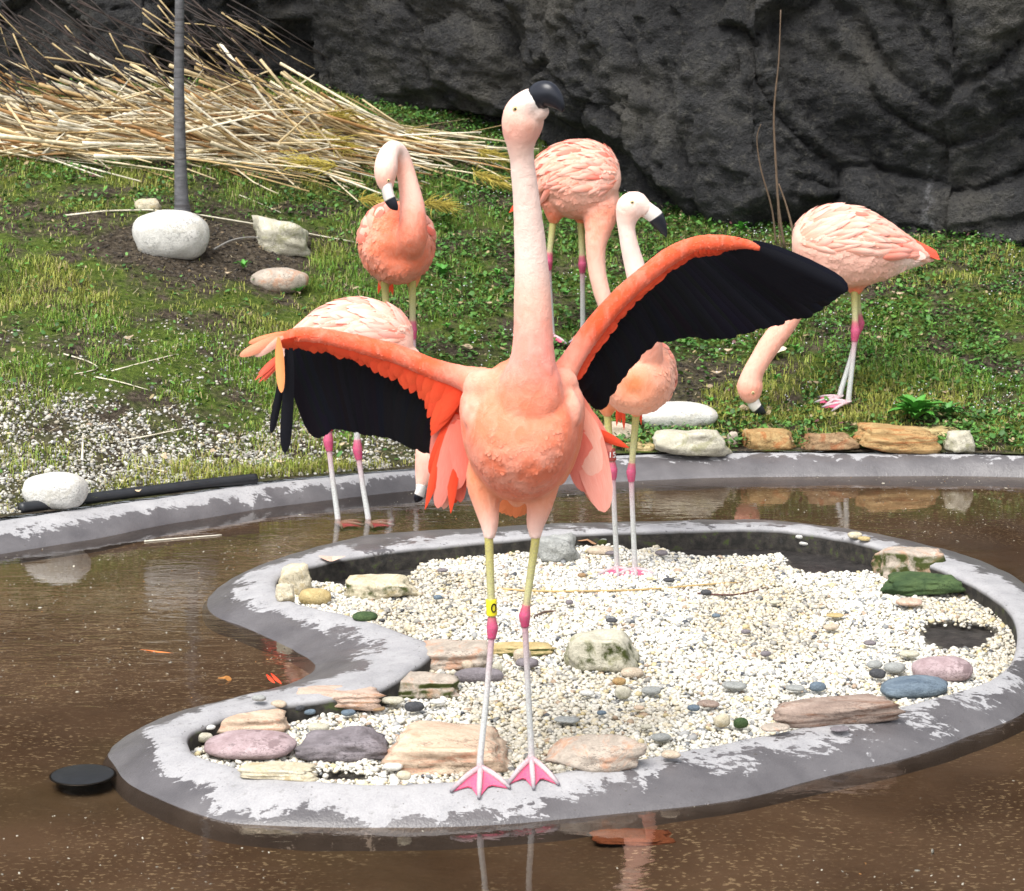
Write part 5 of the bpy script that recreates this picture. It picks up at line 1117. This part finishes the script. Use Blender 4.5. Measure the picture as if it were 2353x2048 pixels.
# black round lid in the water
c = on(166, 1557, WZ); m = mpp(c); P = np.array([c + Vector((0, 0, z)) for z in (-.003, -.002, -.001, -.0003, .0004, .0005)]); r = np.array([.9, 1, 1, .97, .9, .05]) * 66 * m; V, F = loft(P, r, r, (0, 1, 0), 40); mb = MB(); mb.add(V, F, (0, 0, 0))
lid = link('skimmer_lid', mb.mesh('skimmer_lid', MAT['pipe'], c)); lid.location = c; tag(lid, 'round black disc lying flush in the brown water', 'lid')
# small floating specks
n = 9000; x = RNG.uniform(-2.2, 2.2, n); y = RNG.uniform(3.3, 7.6, n); C = np.stack([x, y, np.full(n, WZ + .001)], 1); px = to_px(C)
keep = ~inpoly(C, O[:, :2]) & (y < kerb_y(x)) & (RNG.random(n) < .05 + .95 * sstep(.48, .62, fbm(C, 1.6, 4, 77))); C = C[keep]; n = len(C); R = RNG.uniform(.0009, .0032, n) * (1 + 1.2 * (RNG.random(n) < .04))
cc = np.array([(0.50, 0.47, 0.38)]) * RNG.uniform(.35, 1.2, (n, 1)); cc[RNG.random(n) < .05] = (0.5, 0.25, 0.08)
me = pebbles('floating_specks', C, R, cc, MAT['pebble'], flat=.15); tag(link('floating_specks', me), 'pale specks of pollen and fluff floating on the pond', 'specks', kind='stuff')
# floating feathers and leaf
def lone_feather(label, x0, y0, x1, y1, wpx, col, z, mesh='contour', group=None):
    a, b = on(x0, y0, z), on(x1, y1, z); y = (b - a); L = y.length; o = link('fallen_feather', FE[mesh]); m = mpp(a)
    o.location = a; o.rotation_euler = (0, 0, math.atan2(y.y, y.x) - math.pi / 2); o.scale = (wpx * m, L, L * .4); o.color = (*col, 1); tag(o, label, 'feather', group)
lone_feather('red feather floating in the bay just off the kerb', 536, 1356, 552, 1372, 9, tuple(RED), WZ + .003, 'plume')
lone_feather('red feather floating in the bay touching the kerb water line', 545, 1354, 566, 1373, 9, tuple(RED), WZ + .004, 'plume')
lone_feather('thin orange feather floating on the open brown water', 282, 1306, 350, 1311, 6, (0.7, 0.25, 0.08), WZ + .003, 'plume')
def leaf(label, x, y, wpx, col, surf, rz=0., zoff=.006, group=None, lobed=False, name='fallen_leaf'):
    p = hit(x, y, surf); m = mpp(p); n = 22; V = [(0, 0, .15)]; 
    for i in range(n):
        a = 2 * math.pi * i / n; r = (.5 + .5 * abs(math.cos(a * 2.5))) if lobed else (.45 + .55 * abs(math.cos(a)) ** 1.4); V.append((math.cos(a) * r, math.sin(a) * r * (1 if lobed else .7), .18 * math.sin(a * 2 + x)))
    V = np.array(V) * wpx / 2 * m; F = [(0, 1 + i, 1 + (i + 1) % n) for i in range(n)]
    o = link(name, mesh_from(name, V, F, MAT['straw'], col=np.tile(col, (len(V), 1)), smooth=False)); o.location = p + Vector((0, 0, zoff)); o.rotation_euler = (rs.uniform(-.2, .5), rs.uniform(-.2, .2), rz)
    if '%s' in label: label = label % beside(p)
    tag(o, label, 'leaf', group)
leaf('brown orange leaf floating in the bay', 452, 1369, 30, (0.5, 0.22, 0.06), ('none',), .5)
gl = 'dry leaves on the bank'
for x, y, wd in ((1465,715,26),(1385,835,40),(1500,832,44),(1545,834,28),(720,590,24),(935,708,34),(1200,640,20),(1805,600,26),(1800,612,20),(1770,690,20),(1640,780,20),(1900,800,24),(1850,770,22),(320,770,22),(330,930,30),(430,920,24),(240,870,20),(560,940,26),(690,905,26),(1160,690,22),(980,620,20),(1420,790,30),(1440,760,24),(600,600,24),(190,620,22),(260,690,22),(460,560,22),(1850,880,24),(280,1000,24)):
    tone = rs.uniform(.65, 1.2); leaf('dry ' + ('dark brown' if tone < .8 else 'tan' if tone < 1.02 else 'pale') + ' leaf on the bank near the %s', x, y, wd, np.array((0.58, 0.45, 0.30)) * tone, ('lawn',), rs.uniform(0, 6), .022, gl)
leaf('pale lobed oak leaf lying behind the pecking bird neck', 1555, 720, 56, np.array((0.72, 0.62, 0.48)), ('lawn',), .8, .035, None, True)
# sticks on the gravel
def stick(label, pts, r, col, surf=('isl', 'kerb'), z=.012):
    P = [np.array(hit(x, y, surf)) + [0, 0, z] for x, y in pts]; V, F, C = stalk_mesh('stick', P, r, r * .6, col, 1, 20, 6); b = P[0]; o = link('stick', mesh_from('stick', V - b, F, MAT['straw'], col=C)); o.location = b; tag(o, label, 'stick')
stick('long thin tan cane lying across the island gravel', [(1000,1192),(1060,1197),(1150,1198),(1260,1196),(1340,1191),(1420,1184),(1482,1180)], .0035, (0.55, 0.38, 0.16))
stick('short dark reddish twig on the gravel below the tan cane', [(1402,1202),(1450,1205),(1490,1203),(1540,1190)], .003, (0.12, 0.05, 0.04))
stick('short dark twig on the gravel beside the pink leg joint', [(1075,1250),(1095,1240),(1118,1238)], .004, (0.14, 0.09, 0.07))
stick('thin pale bent stem on the mud behind the cream slab', [(745,1178),(752,1165),(790,1170),(850,1172)], .002, (0.55, 0.5, 0.42))
stick('thin grey curved stick on the bare soil beside the limestone wedge', [(430,512),(470,492),(520,488),(585,508)], .004, (0.3, 0.29, 0.27), ('lawn',), .02)
stick('thin pale straw floating near the left kerb', [(290,1090),(360,1084),(446,1077)], .003, (0.7, 0.66, 0.55), ('none',), .002)
leaf('pink and tan curled leaf on the mud beside the squared cream rock', 668, 1137, 56, np.array((0.75, 0.5, 0.4)), ('isl', 'kerb'), .3, .02)
leaf('orange brown curled leaf beside the grey boulder', 1180, 1095, 40, np.array((0.5, 0.28, 0.16)), ('isl', 'kerb'), .1, .012)

# leafy rosettes
def plant(label, x, y, wpx, n, group, col=(0.07, 0.24, 0.035)):
    p = hit(x, y, ('lawn',)); m = mpp(p); root = empty('leafy_plant', p); label = label % beside(p) if '%s' in label else label; tag(root, label, 'plant', group); L0 = wpx / 2 * m; V = []; F = []; C = []
    for i in range(7):
        t = i / 6; w_ = [.05, .08, .12, .17, .16, .10, .01][i]
        for a in (-1, 0, 1): V.append((a * w_, t, .28 * math.sin(t * 2.6) - .05 * abs(a) * 0 + .06 * abs(a))); C.append(np.array(col) * (1 + .35 * (a == 0)))
    for i in range(6):
        for j in range(2): F.append((i * 3 + j, i * 3 + j + 1, i * 3 + j + 4, i * 3 + j + 3))
    me = mesh_from('leaf', V, F, MAT['leaf'], col=np.array(C))
    for i in range(n):
        a = i * 2.4 + rs.uniform(-.3, .3); L = L0 * rs.uniform(.6, 1.05) * (.6 + .4 * i / n); e = rs.uniform(.1, .8)
        o = link('leaf', me, root, Matrix.Translation((0, 0, .01)) @ Matrix.Rotation(a, 4, 'Z') @ Matrix.Rotation(e, 4, 'X') @ Matrix.Diagonal((L, L, L, 1)))
gp = 'small weed rosettes on the bank'
plant('large leafy green plant behind the jagged ochre kerb rock', 1842, 850, 150, 60, None)
plant('leafy green plant growing beside the large leafy one', 1905, 842, 90, 36, None, (0.07, 0.2, 0.045))
plant('bright green weed rosette right of the preening bird', 890, 560, 74, 18, None, (0.06, 0.2, 0.03))
plant('green weed clump at the foot of the dark wall by the saplings', 1490, 470, 60, 18, None)
for x, y, wd in ((600,595,56),(735,665,40),(490,545,60),(900,665,40),(1600,712,44),(1000,560,44),(1380,700,50),(1430,815,40),(1560,770,40),(870,600,36),(660,640,40),(430,330,40),(330,305,40),(1750,720,36),(1140,600,40),(1250,700,40),(950,690,36),(1470,690,40)):
    plant('small green weed rosette on the bank near the %s', x, y, wd, 12, gp)
